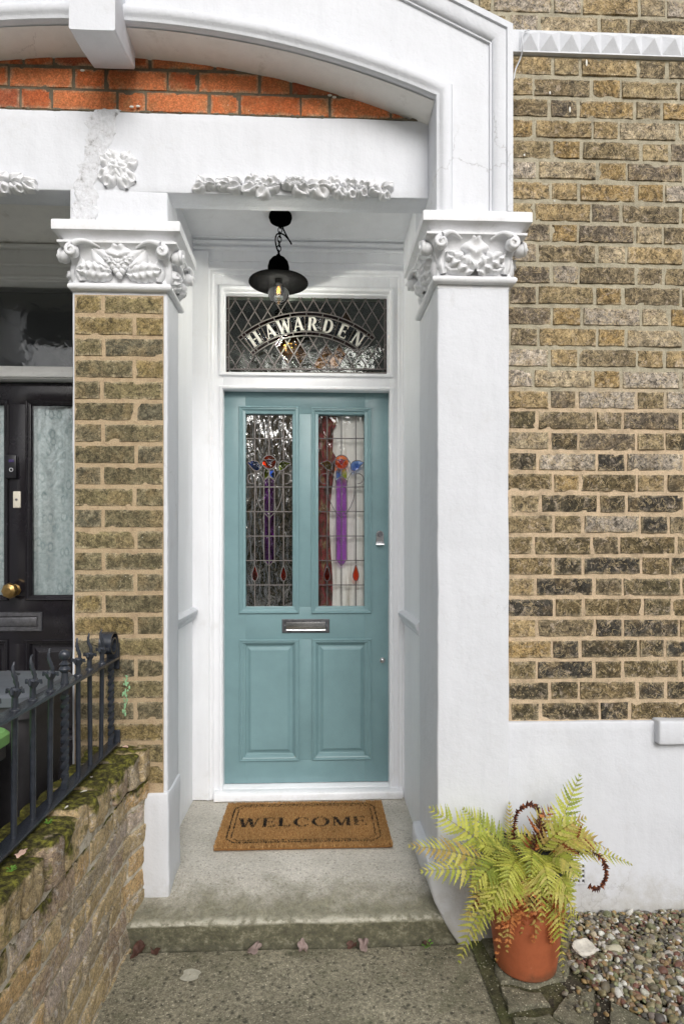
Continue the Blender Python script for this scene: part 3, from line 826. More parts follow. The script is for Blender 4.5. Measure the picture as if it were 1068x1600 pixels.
# rosette
mb = MB(); c = at(185, 266, YP); N = Vector((0, -1, 0))
R0 = 33 * 2.21 / F
for k in range(8):
    an = k * math.pi / 4 + .3; U = Vector((math.cos(an), 0, math.sin(an)))
    rleaf(mb, c + U * R0 * .16 + N * .001, U, N, R0 * .84, R0 * .72, .024, 2, .15 * (-1) ** k, seed=k, tipcurl=.1, lobe_amp=.12, rnd=True)
for k in range(5):
    an = k * 1.2566; U = Vector((math.cos(an), 0, math.sin(an)))
    rleaf(mb, c + N * .010, U, N, R0 * .5, R0 * .46, .018, 1, .1, seed=k + 9, tipcurl=.1, lobe_amp=.1, rnd=True)
sphere(mb, c + N * .02, .010, 10)
part(mb, 'rosette', 'carved', lint, ang=60)
# festoons
def festoon(u0, u1, v, seed, Y=YP):
    mb = MB(); rr = random.Random(seed); N = Vector((0, -1, 0)); s = 2.22 / F
    p0 = at(u0, v, Y); p1 = at(u1, v + (u1 - u0) * .022, Y); L = (p1 - p0).length; n = max(3, int(L / .044))
    for k in range(n):
        t = (k + .5) / n; c = p0.lerp(p1, t); sg = -1 if t < .5 else 1
        taper = .75 + .25 * math.sin(math.pi * t)
        for q in range(2):
            an = rr.uniform(-.5, .5) + (0 if sg > 0 else math.pi) + (.75 if q else -.65) * sg
            U = Vector((math.cos(an), 0, math.sin(an)))
            rleaf(mb, c + Vector((rr.uniform(-.012, .0), 0, rr.uniform(-.006, .006))) + N * (.004 * q), U, N, .068 * taper, .070 * taper, .026 + .006 * rr.random(), rr.choice([1, 2]), rr.uniform(-.2, .2), seed=seed + k * 3 + q, tipcurl=.12, lobe_amp=.14, rnd=True)
        if k % 3 == 1:
            for (a, b) in ((0, 0), (.014, .006), (.004, -.014)): sphere(mb, c + Vector((a, -.022, b)), .010, 9)
    return mb, (p0 + p1) / 2
mb, mid = festoon(312, 608, 291, 40)
N = Vector((0, -1, 0)); mid = at(462, 296, YP)
for k, an in enumerate((1.57, .95, 2.19, .25, 2.89)):
    U = Vector((math.cos(an), 0, math.sin(an))); rleaf(mb, mid + N * .010, U, N, .056, .046, .030, 2, 0, seed=k, tipcurl=.2, lobe_amp=.12, rnd=True)
def flat(mb, zc_, k):
    mb.v = [(x, y, zc_ + (z - zc_) * k) for x, y, z in mb.v]
flat(mb, mid.z, .66); part(mb, 'festoon', 'carved', lint, ang=60)
mb, m2 = festoon(-150, 52, 284, 77); flat(mb, m2.z, .72)
part(mb, 'festoon', 'carved', lint, ang=60)

# ------------------------------------------------ red brick tympanum
TT = lambda a, b, c: (a, YP + .012 + c, b)
mb = MB(); r0 = random.Random(9)
flemish(mb, -1.75, .44, lz1 + .004, lz1 + .36, TT, .081, .222, .103, .009, .010, pal=PAL_RED, seed=21, a_off=.06, b_off=.36 - .004 - 4 * .081 - .004, rag=.0012, amp=.0008, tilt=.0008)
ty = part(mb, 'tympanum', 'redbrick')
mb = MB(); mortar_sheet(mb, -1.8, .46, lz1 - .01, lz1 + .38, TT, .012, .002, .003); part(mb, 'mortar', 'mortar_red', ty)

# crumbs of old mortar lying along the top edge of the lintel
mb = MB(); rr = random.Random(5)
for k in range(90):
    x = rr.uniform(-1.5, .42); s = rr.uniform(.003, .010); sphere(mb, (x, YP + .004, lz1 + .001 + s * .2), s, 6, rr.uniform(1, 2.6), .8, rr.uniform(.4, .9))
part(mb, 'mortar_crumbs', 'mortar_red', lint, ang=80, kind='stuff')
mb = MB()
for (u, v) in ((522, 150), (515, 147), (205, 165), (215, 164), (128, 108)):
    p = at(u, v, YP); sphere(mb, (p.x, YP + .006, p.z), .0055, 8, 1.5, .5, .8)
part(mb, 'plaster_splash', 'whitepaint', ty, kind='stuff')
# ------------------------------------------------ big arch / gable surround
CXA = -.745
arc_low = [(201, 40), (282, 49), (340, 57), (400, 66), (482, 83), (565, 107), (617, 126), (680, 152)]
arcR = [(at(u, v, YA).x, at(u, v, YA).z) for u, v in arc_low]
# smooth circle through measured points: z = z0 - k (x-c)^2 fitted by end points
xa, za = arcR[0]; xb, zb_ = arcR[-1]; xm, zm = arcR[4]
def arcz(x, dz=0):
    # circle centred on CXA
    return ZC + math.sqrt(max(0, RA * RA - (x - CXA) ** 2)) + dz
# solve circle centre height from two points
d1 = (xm - CXA) ** 2; d2 = (xb - CXA) ** 2
# (zm-ZC)^2 + d1 = (zb-ZC)^2 + d2
ZC = ((zm * zm + d1) - (zb_ * zb_ + d2)) / (2 * (zm - zb_)); RA = math.sqrt((zm - ZC) ** 2 + d1)
XR = xb; XL = 2 * CXA - xb
inner = []
n = 48
for i in range(n + 1):
    x = XR + (XL - XR) * i / n; inner.append((x, arcz(x)))
zs0 = 2.582
XO = at(796, 200, YA).x; XOL = 2 * CXA - XO
zcor = at(797, 50, YA).z; rk = at(697, 0, YA); slope = (rk.z - zcor) / (rk.x - XO)
ztop = zcor + slope * (CXA - XO)
poly = [(XR, zs0)] + inner + [(XL, zs0), (XOL, zs0), (XOL, zcor), (CXA, ztop), (XO, zcor), (XO, zs0)]
mb = MB(); prism(mb, poly, YA, YP + .28)
arch = part(mb, 'arch_surround', 'plaster', ang=30)
# roll moulding on the inner edge (sits on the face), following the arc and running down the jambs
path = [(XR, zs0)] + inner + [(XL, zs0)]
RW = .062
prof = [(.0, YA + .012), (-.001, YA - .004), (.002, YA - .010), (.008, YA - .012)] + \
       [(.012 + .022 * (1 - math.cos(a)), YA - .008 - .016 * math.sin(a)) for a in [math.pi * k / 8 for k in range(1, 8)]] + [(.058, YA - .010), (.060, YA - .004), (.062, YA + .01)]
mb = MB(); sweep(mb, path, prof, flip=-1); part(mb, 'roll_moulding', 'plaster', arch, ang=40)
# raking outer moulding
path = [(XO, zs0), (XO, zcor), (CXA, ztop), (XOL, zcor), (XOL, zs0)]
prof = [(.0, YA + .01), (.0, YA - .034), (.020, YA - .034), (.022, YA - .027)] + [(.026 + .042 * math.sin(a), YA - .027 + .019 * (1 - math.cos(a))) for a in [math.pi / 2 * k / 6 for k in range(7)]] + [(.074, YA - .008), (.076, YA + .01)]
mb = MB(); sweep(mb, path, prof, flip=1); part(mb, 'raking_moulding', 'plaster', arch, ang=30)
# soffit skin, old paint lightened against shade: curved underside between face and brick
mb = MB(); R_ = []
for (x, z) in inner:
    d = Vector((x - CXA, z - ZC)).normalized() * -.003
    R_.append([Vector((x + d.x, YA + .014 + (YP + .03 - YA - .014) * k / 8, z + d.y)) + nz((x, k, z), 3) * .0015 for k in range(9)])
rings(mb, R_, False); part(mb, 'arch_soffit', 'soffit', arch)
# pendant bracket
mb = MB()
a = at(108, 45, 2.00); b = at(180, 45, 2.00); zb0 = a.z
x0, x1 = a.x, b.x; xm_ = x1 - (x1 - x0) * .5
zt_ = zb0 + .5
back0 = at(147, 118, YP).z
vs = [(x0, 2.0, zb0), (x1, 2.0, zb0), (x1, YP + .02, back0), (x0 + .0, YP + .02, back0 - .0), (x0, 2.0, zt_), (x1, 2.0, zt_), (x1, YP + .02, zt_), (x0, YP + .02, zt_)]
def pend(mb):
    n = 10; R_ = []
    for k in range(n + 1):
        t = k / n; y = 2.0 + (YP - .02 - 2.0) * t; z = zb0 + (back0 + .012 - zb0) * t - .006 * math.sin(math.pi * t)
        R_.append([(x0, y, zt_), (x0, y, z + .004), (x0 + .004, y, z), (xm_, y, z - .001), (x1 - .004, y, z), (x1, y, z + .004), (x1, y, zt_)])
    rings(mb, R_, True, True)
pend(mb)
br = part(mb, 'pendant_bracket', 'plaster', arch, ang=25)
# wall above the arch
mb = MB(); box(mb, (-2.4, YP + .05, 3.02), (.62, YP + .3, 5.2)); part(mb, 'upper_wall', 'mortar', smooth=False)
# left half of the pair: mirrored outer pilaster and wall beyond the picture
mb = MB(); rbox(mb, (2 * CXA - QX1, YPIL, 0), (2 * CXA - QX0, 2.5, 2.6), .007, .06, .0026, 6); part(mb, 'pilaster', 'plaster')
mb = MB(); box(mb, (-5, YP, -.02), (2 * CXA - QX1 + .01, YP + .3, 5.2)); part(mb, 'brick_wall', 'stock', smooth=False)

# ------------------------------------------------ porch interior
ZCEIL = 2.95; XLW = -.60; XRW = .452
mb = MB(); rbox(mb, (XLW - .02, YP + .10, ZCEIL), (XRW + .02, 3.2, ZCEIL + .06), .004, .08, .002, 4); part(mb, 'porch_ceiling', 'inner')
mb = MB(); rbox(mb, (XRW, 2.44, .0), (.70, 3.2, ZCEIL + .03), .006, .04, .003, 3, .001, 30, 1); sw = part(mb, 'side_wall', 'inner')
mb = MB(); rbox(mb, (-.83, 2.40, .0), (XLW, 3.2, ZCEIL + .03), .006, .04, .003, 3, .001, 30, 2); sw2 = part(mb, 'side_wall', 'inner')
def dado(X, sg, y0, y1, z, parent):
    pr = [(0, -.038), (.012, -.036), (.014, -.028), (.020, -.022), (.020, -.010), (.028, -.004), (.032, .006), (.032, .016), (.022, .024), (.012, .028), (.0, .030)]
    mb = MB(); n = 12; R_ = []
    for k in range(n + 1):
        y = y0 + (y1 - y0) * k / n
        R_.append([Vector((X + sg * (o - .004), y, z + h)) + nz((y, h, o), 20) * .0012 for (o, h) in pr])
    rings(mb, R_, True, True); part(mb, 'dado_rail', 'plaster', parent, ang=30)
zd = AZ(625, 962, 3.0)
dado(XRW, -1, 2.50, 3.02, zd, sw); dado(XLW, 1, 2.42, 3.0, AZ(303, 958, 3.0), sw2)

# ragged crack where the pilaster meets the side wall
mb = MB(); R_ = []; zz = .62
while zz < 2.35:
    w_ = max(.0004, .0022 * (noise.noise(Vector((zz * 5, 1, 1))) + .25)); o = .002 * noise.noise(Vector((zz * 30, 2, 1)))
    R_.append([(QX0 + .0085 - .0005, 2.4995 + o - w_, zz), (QX0 + .0085 - .0005, 2.4995 + o + w_ + .0008, zz)]); zz += .012
M['crack'] = simple('crack_shadow', lin(120, 110, 98), .95)
box(mb, (XRW - .0009, 2.4985, .62), (XRW - .0005, 2.5015, .63))
rings(mb, [[(XRW - .0035, b[1], b[2]) for b in r] for r in R_], False); part(mb, 'crack', 'crack', sw, smooth=False)

# screen wall holding the door frame: boards and mouldings
fl0 = AX(348, YD); fr0 = AX(608, YD)
zfan0 = AZ(476, 583, YD); zfan1 = AZ(476, 454, YD); zdoor1 = AZ(476, 608, YD); zdoor0 = AZ(476, 1222.5, YD); zth = .155
fx0 = AX(348.5, YF); fx1 = AX(608, YF)
frame = MB()
def bd(x0, x1, z0, z1, y0=YF, y1=3.16, r=.004): rbox(frame, (x0, y0, z0), (x1, y1, z1), r, .3, .0004)
bd(XLW - .01, fx0, .150, ZCEIL); bd(fx1, XRW + .01, .150, ZCEIL)
ztr1 = AZ(476, 583, YF) ; ztr0 = AZ(476, 606, YF); ztop_f = AZ(476, 454, YF)
bd(fx0 - .001, fx1 + .001, ztr0, ztr1); bd(fx0 - .001, fx1 + .001, ztop_f, ZCEIL)
df = part(frame, 'door_frame', 'gloss')
# inner stop beads round door and fanlight
mb = MB(); frame_ring(mb, fx0 - .018, fx1 + .018, ztr1 - .018, ztop_f + .018, [(0, YF + .004), (0, YF - .008), (.004, YF - .011), (.012, YF - .011), (.018, YF - .004), (.018, YF + .03), (.024, YF + .032), (.024, YF + .09)]); part(mb, 'fanlight_bead', 'gloss', df, ang=25)
mb = MB(); path = [(fx0 - .018, .18), (fx0 - .018, ztr0 + .018 - .012), (fx1 + .018, ztr0 + .018 - .012), (fx1 + .018, .18)]
sweep(mb, path, [(0, YF + .004), (0, YF - .008), (.004, YF - .011), (.012, YF - .011), (.018, YF - .004), (.018, YF + .04)], flip=-1); part(mb, 'door_bead', 'gloss', df, ang=25)
# architrave steps left and right and above
aL = [AX(u, YF - .02) for u in (327, 334)]
mb = MB(); zar = AZ(476, 432, YF)
path = [(AX(334, YF), .158), (AX(334, YF), zar), (AX(621, YF), zar), (AX(621, YF), .158)]
sweep(mb, path, [(.0, YF + .004), (.0, YF - .012), (.006, YF - .016), (.016, YF - .016), (.022, YF - .022), (.030, YF - .022), (.034, YF - .014), (.034, YF + .004)], flip=1)
part(mb, 'architrave', 'gloss', df, ang=25)
mb = MB()
for (v, h, d) in ((392, .014, .016), (384, .016, .028), (378, .010, .040), (410, .006, .006)):
    z = AZ(476, v, YF); rbox(mb, (XLW, YF - d, z - h / 2), (XRW, YF + .01, z + h / 2), .004, .3, .0003)
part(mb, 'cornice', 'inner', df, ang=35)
# left-hand skirting board beside the frame with rounded foot
mb = MB(); rbox(mb, (XLW - .005, YF - .022, .158), (AX(326, YF - .02), YF + .01, AZ(310, 395, YF)), .005, .2, .0008)
part(mb, 'jamb_board', 'gloss', df)
# threshold: sloping weatherboard + sill
mb = MB(); zs_ = AZ(476, 1238, 2.99); xs0, xs1 = AX(335, 3.0), AX(628, 3.0)
R_ = []
for i in range(31):
    x = xs0 + (xs1 - xs0) * i / 30
    R_.append([Vector((x, y, z)) + nz((x, y, z), 15) * .0012 for (y, z) in ((3.12, zdoor0 - .004), (3.045, zdoor0 - .006), (3.035, zdoor0 - .012), (3.0, zs_ + .006), (2.985, zs_ - .002), (2.980, zs_ - .012), (2.982, .162), (3.0, .150), (3.12, .150))])
rings(mb, R_, True, True); part(mb, 'threshold', 'gloss', df, ang=35)

# fanlight --------------------------------------------------------
YG = YD + .022
fx = lambda u: AX(u, YG)
fz = lambda v, u=478: AZ(u, v, YG)
X0, X1, Z0, Z1 = AX(346, YG), AX(609, YG), fz(585), fz(452)
mb = MB(); box(mb, (X0, YG, Z0), (X1, YG + .004, Z1)); fan = part(mb, 'fanlight', 'glassdark', smooth=False)
pxs = YG / F          # metres per photo pixel on the glass plane (near the middle)
def leadpts(mb, pts, w_=.0055, y=YG, d=.0035):      # pts in photo pixels on the glass
    ribbon(mb, [(fx(u), fz(v, u)) for u, v in pts], w_, y - d, y + .001)
Ca, Cb = 478.5, 652.5
def inband(u, v, r0=126, r1=165.5, a=R(42)):
    d = math.hypot(u - Ca, v - Cb); an = math.atan2(u - Ca, Cb - v); return r0 < d < r1 and abs(an) < a
mb = MB(); L0, L1, T0, T1 = 357.5, 600.5, 463.5, 577
# diamond lattice clipped against the name band
dw, dh = 20.3, 34.0
for sg in (1, -1):
    for k in range(-14, 30):
        run = []
        u0 = L0 + k * dw / 1.0
        steps = 160
        for i in range(steps + 1):
            v = T0 + (T1 - T0) * i / steps; u = u0 + sg * (v - 520) * (dw / dh)
            ok = L0 <= u <= L1 and not inband(u, v)
            if ok: run.append((u, v))
            else:
                if len(run) > 3: leadpts(mb, [run[0], run[-1]], .0044)
                run = []
        if len(run) > 3: leadpts(mb, [run[0], run[-1]], .0044)
# border double lines with ticks
for (a, b, c, d) in ((L0, T0, L1, T0), (L0, T1, L1, T1), (L0, T0, L0, T1), (L1, T0, L1, T1), (350.5, 457, 605, 458), (350.5, 457, 350.5, 583), (605, 458, 605, 583), (350.5, 582.5, 605, 583)):
    leadpts(mb, [(a, b), (c, d)], .0055, YG - .0006)
for k in range(13):
    u = L0 + (L1 - L0) * k / 12; leadpts(mb, [(u, 457.5), (u, T0)], .004)
for k in range(7):
    v = T0 + (T1 - T0) * k / 6; leadpts(mb, [(350.5, v), (L0, v)], .004); leadpts(mb, [(L1, v), (605, v)], .004)
# band arcs
def arcpts(r, a0=-40.5, a1=40.5, n=50): return [(Ca + r * math.sin(R(a0 + (a1 - a0) * k / n)), Cb - r * math.cos(R(a0 + (a1 - a0) * k / n))) for k in range(n + 1)]
for r_ in (164.5, 158.5, 134, 128): leadpts(mb, arcpts(r_), .0050, YG - .0008)
for a_ in (-40.5, -38, 38, 40.5): leadpts(mb, [(Ca + r_ * math.sin(R(a_)), Cb - r_ * math.cos(R(a_))) for r_ in (127, 165)], .0050, YG - .0008)
for k in range(9):
    a_ = -36 + 9 * k
    for (r0, r1) in ((158.5, 164.5), (128, 134)): leadpts(mb, [(Ca + r_ * math.sin(R(a_)), Cb - r_ * math.cos(R(a_))) for r_ in (r0, r1)], .004, YG - .0008)
for a_ in (-29, -26.5, -18, -9.5, -1, 8.5, 9.5, 18.5, 28.5): leadpts(mb, [(Ca + r_ * math.sin(R(a_)), Cb - r_ * math.cos(R(a_))) for r_ in (134, 158.5)], .0022, YG - .0004)
part(mb, 'leading', 'leadlight', fan, smooth=False)
def pane_poly(mb, pts, dy=.0012):
    mb.add([(fx(u), YG - dy, fz(v, u)) for u, v in pts], [tuple(range(len(pts)))])
mb = MB()
for p in ([(351, 457), (605, 458), (605, T0), (351, T0)], [(351, T0), (L0, T0), (L0, 583), (351, 583)], [(L1, T0), (605, T0), (605, 583), (L1, 583)]): pane_poly(mb, p)
for (r0, r1) in ((159, 164), (128.5, 133.5)):
    A = arcpts(r0); B = arcpts(r1)
    for k in range(50): pane_poly(mb, [A[k], A[k + 1], B[k + 1], B[k]])
part(mb, 'border_glass', 'glassred', fan, smooth=False)
mb = MB(); A = arcpts(134.5, -38, 38); B = arcpts(158, -38, 38)
for k in range(50): pane_poly(mb, [A[k], A[k + 1], B[k + 1], B[k]])
part(mb, 'name_band', 'glassnavy', fan, smooth=False)
M['glassamber'] = glass_mat('amber_glass', (.55, .36, .16, 1), .0, .3)
# a few amber and pale diamonds
mb = MB(); mb2 = MB(); rr = random.Random(3)
for (cu, cv, kind) in ((447, 560, 0), (437, 543, 0), (508, 560, 0), (498, 577, 1), (528, 560, 0), (543, 500, 0), (458, 543, 0), (518, 577, 1), (467, 560, 1)):
    k = round((cu - L0) / (dw / 2)); cu = L0 + k * dw / 2
    vv = 520 + round((cv - 520) / (dh / 2)) * dh / 2
    q = [(cu, vv - dh / 2), (cu + dw / 2, vv), (cu, vv + dh / 2), (cu - dw / 2, vv)]
    q = [(min(max(a, L0), L1), min(max(b, T0), T1)) for a, b in q]
    mb = MB(); pane_poly(mb, q, .0008); part(mb, 'amber_quarry', 'glassamber', fan, smooth=False)

# ---- letters ----------------------------------------------------
def stroke(x0, y0, x1, y1, w_):      # horizontal-width stroke (pen held level)
    return [(x0 - w_ / 2, y0), (x0 + w_ / 2, y0), (x1 + w_ / 2, y1), (x1 - w_ / 2, y1)]
def hbar(x0, x1, y, t): return [(x0, y - t / 2), (x1, y - t / 2), (x1, y + t / 2), (x0, y + t / 2)]
def arcq(cx, cy, rx, ry, a0, a1, tk, tn, n=16):   # bowls, thick at the sides thin at top and bottom
    out = []
    for k in range(n):
        A = R(a0 + (a1 - a0) * k / n); B = R(a0 + (a1 - a0) * (k + 1) / n); q = []
        for (t, o) in ((A, 0), (B, 0), (B, 1), (A, 1)):
            wx = tk if o else 0; wy = tn if o else 0
            q.append((cx + (rx - wx) * math.cos(t), cy + (ry - wy) * math.sin(t)))
        out.append(q)
    return out
TK, TN, SF = .17, .06, .05
def serif(x, y, w_=.30): return hbar(x - w_ / 2, x + w_ / 2, y + (SF / 2 if y < .5 else -SF / 2), SF)
def glyph(ch, tk=TK, tn=TN, gap=0.0):
    g = []
    if ch == 'H': g = [stroke(.17, 0, .17, 1, tk), stroke(.70, 0, .70, 1, tk), hbar(.17 + tk / 2 + gap, .70 - tk / 2 - gap, .5, tn), serif(.17, 0), serif(.17, 1), serif(.70, 0), serif(.70, 1)]; w_ = .87
    elif ch == 'A': g = [stroke(.10, 0, .40, 1, tn), stroke(.70, 0, .42, 1, tk), hbar(.22 + gap, .56 - gap, .33, tn), serif(.10, 0, .24), serif(.70, 0, .30)]; w_ = .82
    elif ch == 'W': g = [stroke(.12, 1, .36, 0, tk), stroke(.38, 0, .56, 1, tn), stroke(.56, 1, .80, 0, tk), stroke(.82, 0, 1.02, 1, tn), serif(.12, 1, .30), serif(.58, 1, .26), serif(1.03, 1, .24)]; w_ = 1.14
    elif ch == 'R': g = [stroke(.17, 0, .17, 1, tk), serif(.17, 0), hbar(.05, .40, 1 - tn / 2, tn), hbar(.17 + tk / 2 + gap, .40, .48, tn)] + arcq(.40, .735, .27, .265, -90, 90, tk, tn) + [stroke(.70, 0, .42, .47, tk), serif(.72, 0, .24)]; w_ = .84
    elif ch == 'D': g = [stroke(.17, 0, .17, 1, tk), hbar(.05, .36, 1 - tn / 2, tn), hbar(.05, .36, tn / 2, tn)] + arcq(.36, .5, .44, .5, -90, 90, tk, tn); w_ = .86
    elif ch == 'E': g = [stroke(.17, 0, .17, 1, tk), hbar(.05, .62, 1 - tn / 2, tn), hbar(.05, .66, tn / 2, tn), hbar(.17 + tk / 2 + gap, .52, .52, tn), [(.58, .76), (.62, .76), (.64, 1), (.56, 1)], [(.60, 0), (.68, 0), (.69, .26), (.65, .26)], hbar(.50, .55, .52, .2)]; w_ = .74
    elif ch == 'N': g = [stroke(.16, 0, .16, 1, tn * 1.3), stroke(.18, 1, .70, 0, tk), stroke(.74, 0, .74, 1, tn * 1.3), serif(.14, 0, .26), serif(.10, 1, .20), serif(.74, 1, .26)]; w_ = .90
    elif ch == 'L': g = [stroke(.17, 0, .17, 1, tk), serif(.17, 1), hbar(.05, .62, tn / 2, tn), [(.56, 0), (.65, 0), (.66, .28), (.62, .28)]]; w_ = .70
    elif ch == 'C': g = arcq(.48, .5, .44, .52, 48, 312, tk, tn, 22) + [[(.74, .64), (.78, .64), (.79, .98), (.74, .92)], [(.73, .10), (.80, .12), (.80, .2), (.75, .2)]]; w_ = .86
    elif ch == 'O': g = arcq(.50, .5, .46, .52, 0, 360, tk, tn, 28); w_ = 1.0
    elif ch == 'M': g = [stroke(.14, 0, .14, 1, tn), stroke(.18, 1, .48, 0, tk), stroke(.48, 0, .78, 1, tn), stroke(.84, 0, .84, 1, tk), serif(.14, 0, .26), serif(.12, 1, .24), serif(.84, 0, .30), serif(.86, 1, .26)]; w_ = 1.0
    return g, w_
HH = 21.5
for ch, ang in zip('HAWARDEN', (-33.3, -22.8, -13.6, -5.0, 4.0, 13.6, 23.2, 33.2)):
    mb = MB(); g, w_ = glyph(ch, .22, .085, .05); A = R(ang)
    for q in g:
        pts = []
        for (x, y) in q:
            lx = (x - w_ / 2) * HH * .92; ly = (y - .5) * HH; rr_ = 146.3 + ly; 
            u = Ca + rr_ * math.sin(A) + lx * math.cos(A); v = Cb - rr_ * math.cos(A) + lx * math.sin(A); pts.append((fx(u), fz(v, u)))
        n = len(pts)
        mb.add([(a, YG - .0052, b) for a, b in pts] + [(a, YG - .0015, b) for a, b in pts], [tuple(range(n)), tuple(range(2 * n - 1, n - 1, -1))] + [(i, (i + 1) % n, n + (i + 1) % n, n + i) for i in range(n)])
    part(mb, 'letter', 'whitelet', fan, smooth=False)

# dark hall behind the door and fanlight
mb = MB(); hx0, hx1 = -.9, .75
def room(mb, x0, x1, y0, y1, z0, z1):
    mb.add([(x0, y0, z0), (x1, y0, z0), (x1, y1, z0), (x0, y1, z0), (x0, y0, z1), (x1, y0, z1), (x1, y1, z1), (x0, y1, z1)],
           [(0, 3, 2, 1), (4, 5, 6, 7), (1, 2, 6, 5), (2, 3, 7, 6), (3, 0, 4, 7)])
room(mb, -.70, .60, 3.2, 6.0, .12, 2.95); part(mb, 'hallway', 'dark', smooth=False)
#@@PART3
# ================================================================== OUR FRONT DOOR
def door_part(mb, name, m, parent, **kw): return part(mb, name, m, parent, **kw)
door = empty('front_door', (AX(349, YD), YD, zdoor0), 'duck egg blue panelled front door with two stained glass panes', 'door')
dx0, dx1 = AX(349.3, YD), AX(607.3, YD); dz0, dz1 = zdoor0, AZ(476, 608, YD)
def rectuv(u0, u1, v0, v1, Y): return AX(u0, Y), AX(u1, Y), AZ((u0 + u1) / 2, v1, Y), AZ((u0 + u1) / 2, v0, Y)
GL = rectuv(383.5, 457.5, 646.5, 948.5, YD); GR = rectuv(497, 569.5, 647.5, 948.5, YD)
PL = rectuv(374, 467, 999, 1189, YD); PR = rectuv(487.5, 580, 998, 1187, YD)
oL = rectuv(373, 467, 635, 958.5, YD); oR = rectuv(486, 580, 637, 958.5, YD)
mb = MB(); T_ = .044
def slabx(x0, x1, z0, z1): rbox(mb, (x0, YD, z0), (x1, YD + T_, z1), .0008, .5, 0)
slabx(dx0, GL[0], dz0, dz1); slabx(GR[1], dx1, dz0, dz1)
slabx(GL[0], GR[1], GL[3], dz1); slabx(GL[0], GR[1], PL[3], GL[2]); slabx(GL[0], GR[1], dz0, PL[2])
slabx(GL[1], GR[0], GL[2], GL[3]); slabx(PL[1], PR[0], PL[2], PL[3]); 
mb2 = MB(); 
slabx(GL[0], PL[0] + .001, PL[2], PL[3]) if PL[0] > GL[0] else None
leaf = door_part(mb, 'door_leaf', 'teal', door, bevel=.0012)
def moulding(r, ro, name='panel_moulding'):
    mb = MB(); x0, x1, z0, z1 = ro
    d = min(r[0] - ro[0], .040)
    frame_ring(mb, x0, x1, z0, z1, [(0, YD + .003), (0, YD - .007), (.003, YD - .010), (.007, YD - .010), (.010, YD - .006), (.014, YD - .007), (.019, YD - .004), (.024, YD + .004), (.028, YD + .007), (.031, YD + .007), (d, YD + .013), (d + .001, YD + .022)])
    return door_part(mb, name, 'teal', door, ang=22)
moulding(GL, oL); moulding(GR, oR)
for (P_) in (PL, PR):
    mb = MB(); x0, x1, z0, z1 = P_
    frame_ring(mb, x0, x1, z0, z1, [(0, YD + .003), (0, YD - .007), (.003, YD - .010), (.007, YD - .010), (.010, YD - .006), (.014, YD - .007), (.019, YD - .004), (.024, YD + .004), (.028, YD + .007), (.031, YD + .014), (.034, YD + .016)])
    door_part(mb, 'panel_moulding', 'teal', door, ang=22)
    mb = MB(); frame_ring(mb, x0 + .03, x1 - .03, z0 + .03, z1 - .03, [(0, YD + .016), (.012, YD + .015), (.024, YD + .008), (.027, YD + .005), (.13, YD + .0052)])
    a, b, c, d = x0 + .159, x1 - .159, z0 + .159, z1 - .159
    mb.add([(x0 + .057, YD + .005, z0 + .057), (x1 - .057, YD + .005, z0 + .057), (x1 - .057, YD + .005, z1 - .057), (x0 + .057, YD + .005, z1 - .057)], [(0, 1, 2, 3)])
    mb.v = mb.v[:]; 
    # drop the inner ring used only for the field
    nb = MB(); frame_ring(nb, x0 + .03, x1 - .03, z0 + .03, z1 - .03, [(0, YD + .016), (.012, YD + .015), (.024, YD + .008), (.027, YD + .005)])
    nb.add(mb.v[-4:], [(0, 1, 2, 3)]); door_part(nb, 'panel', 'teal', door, ang=20)

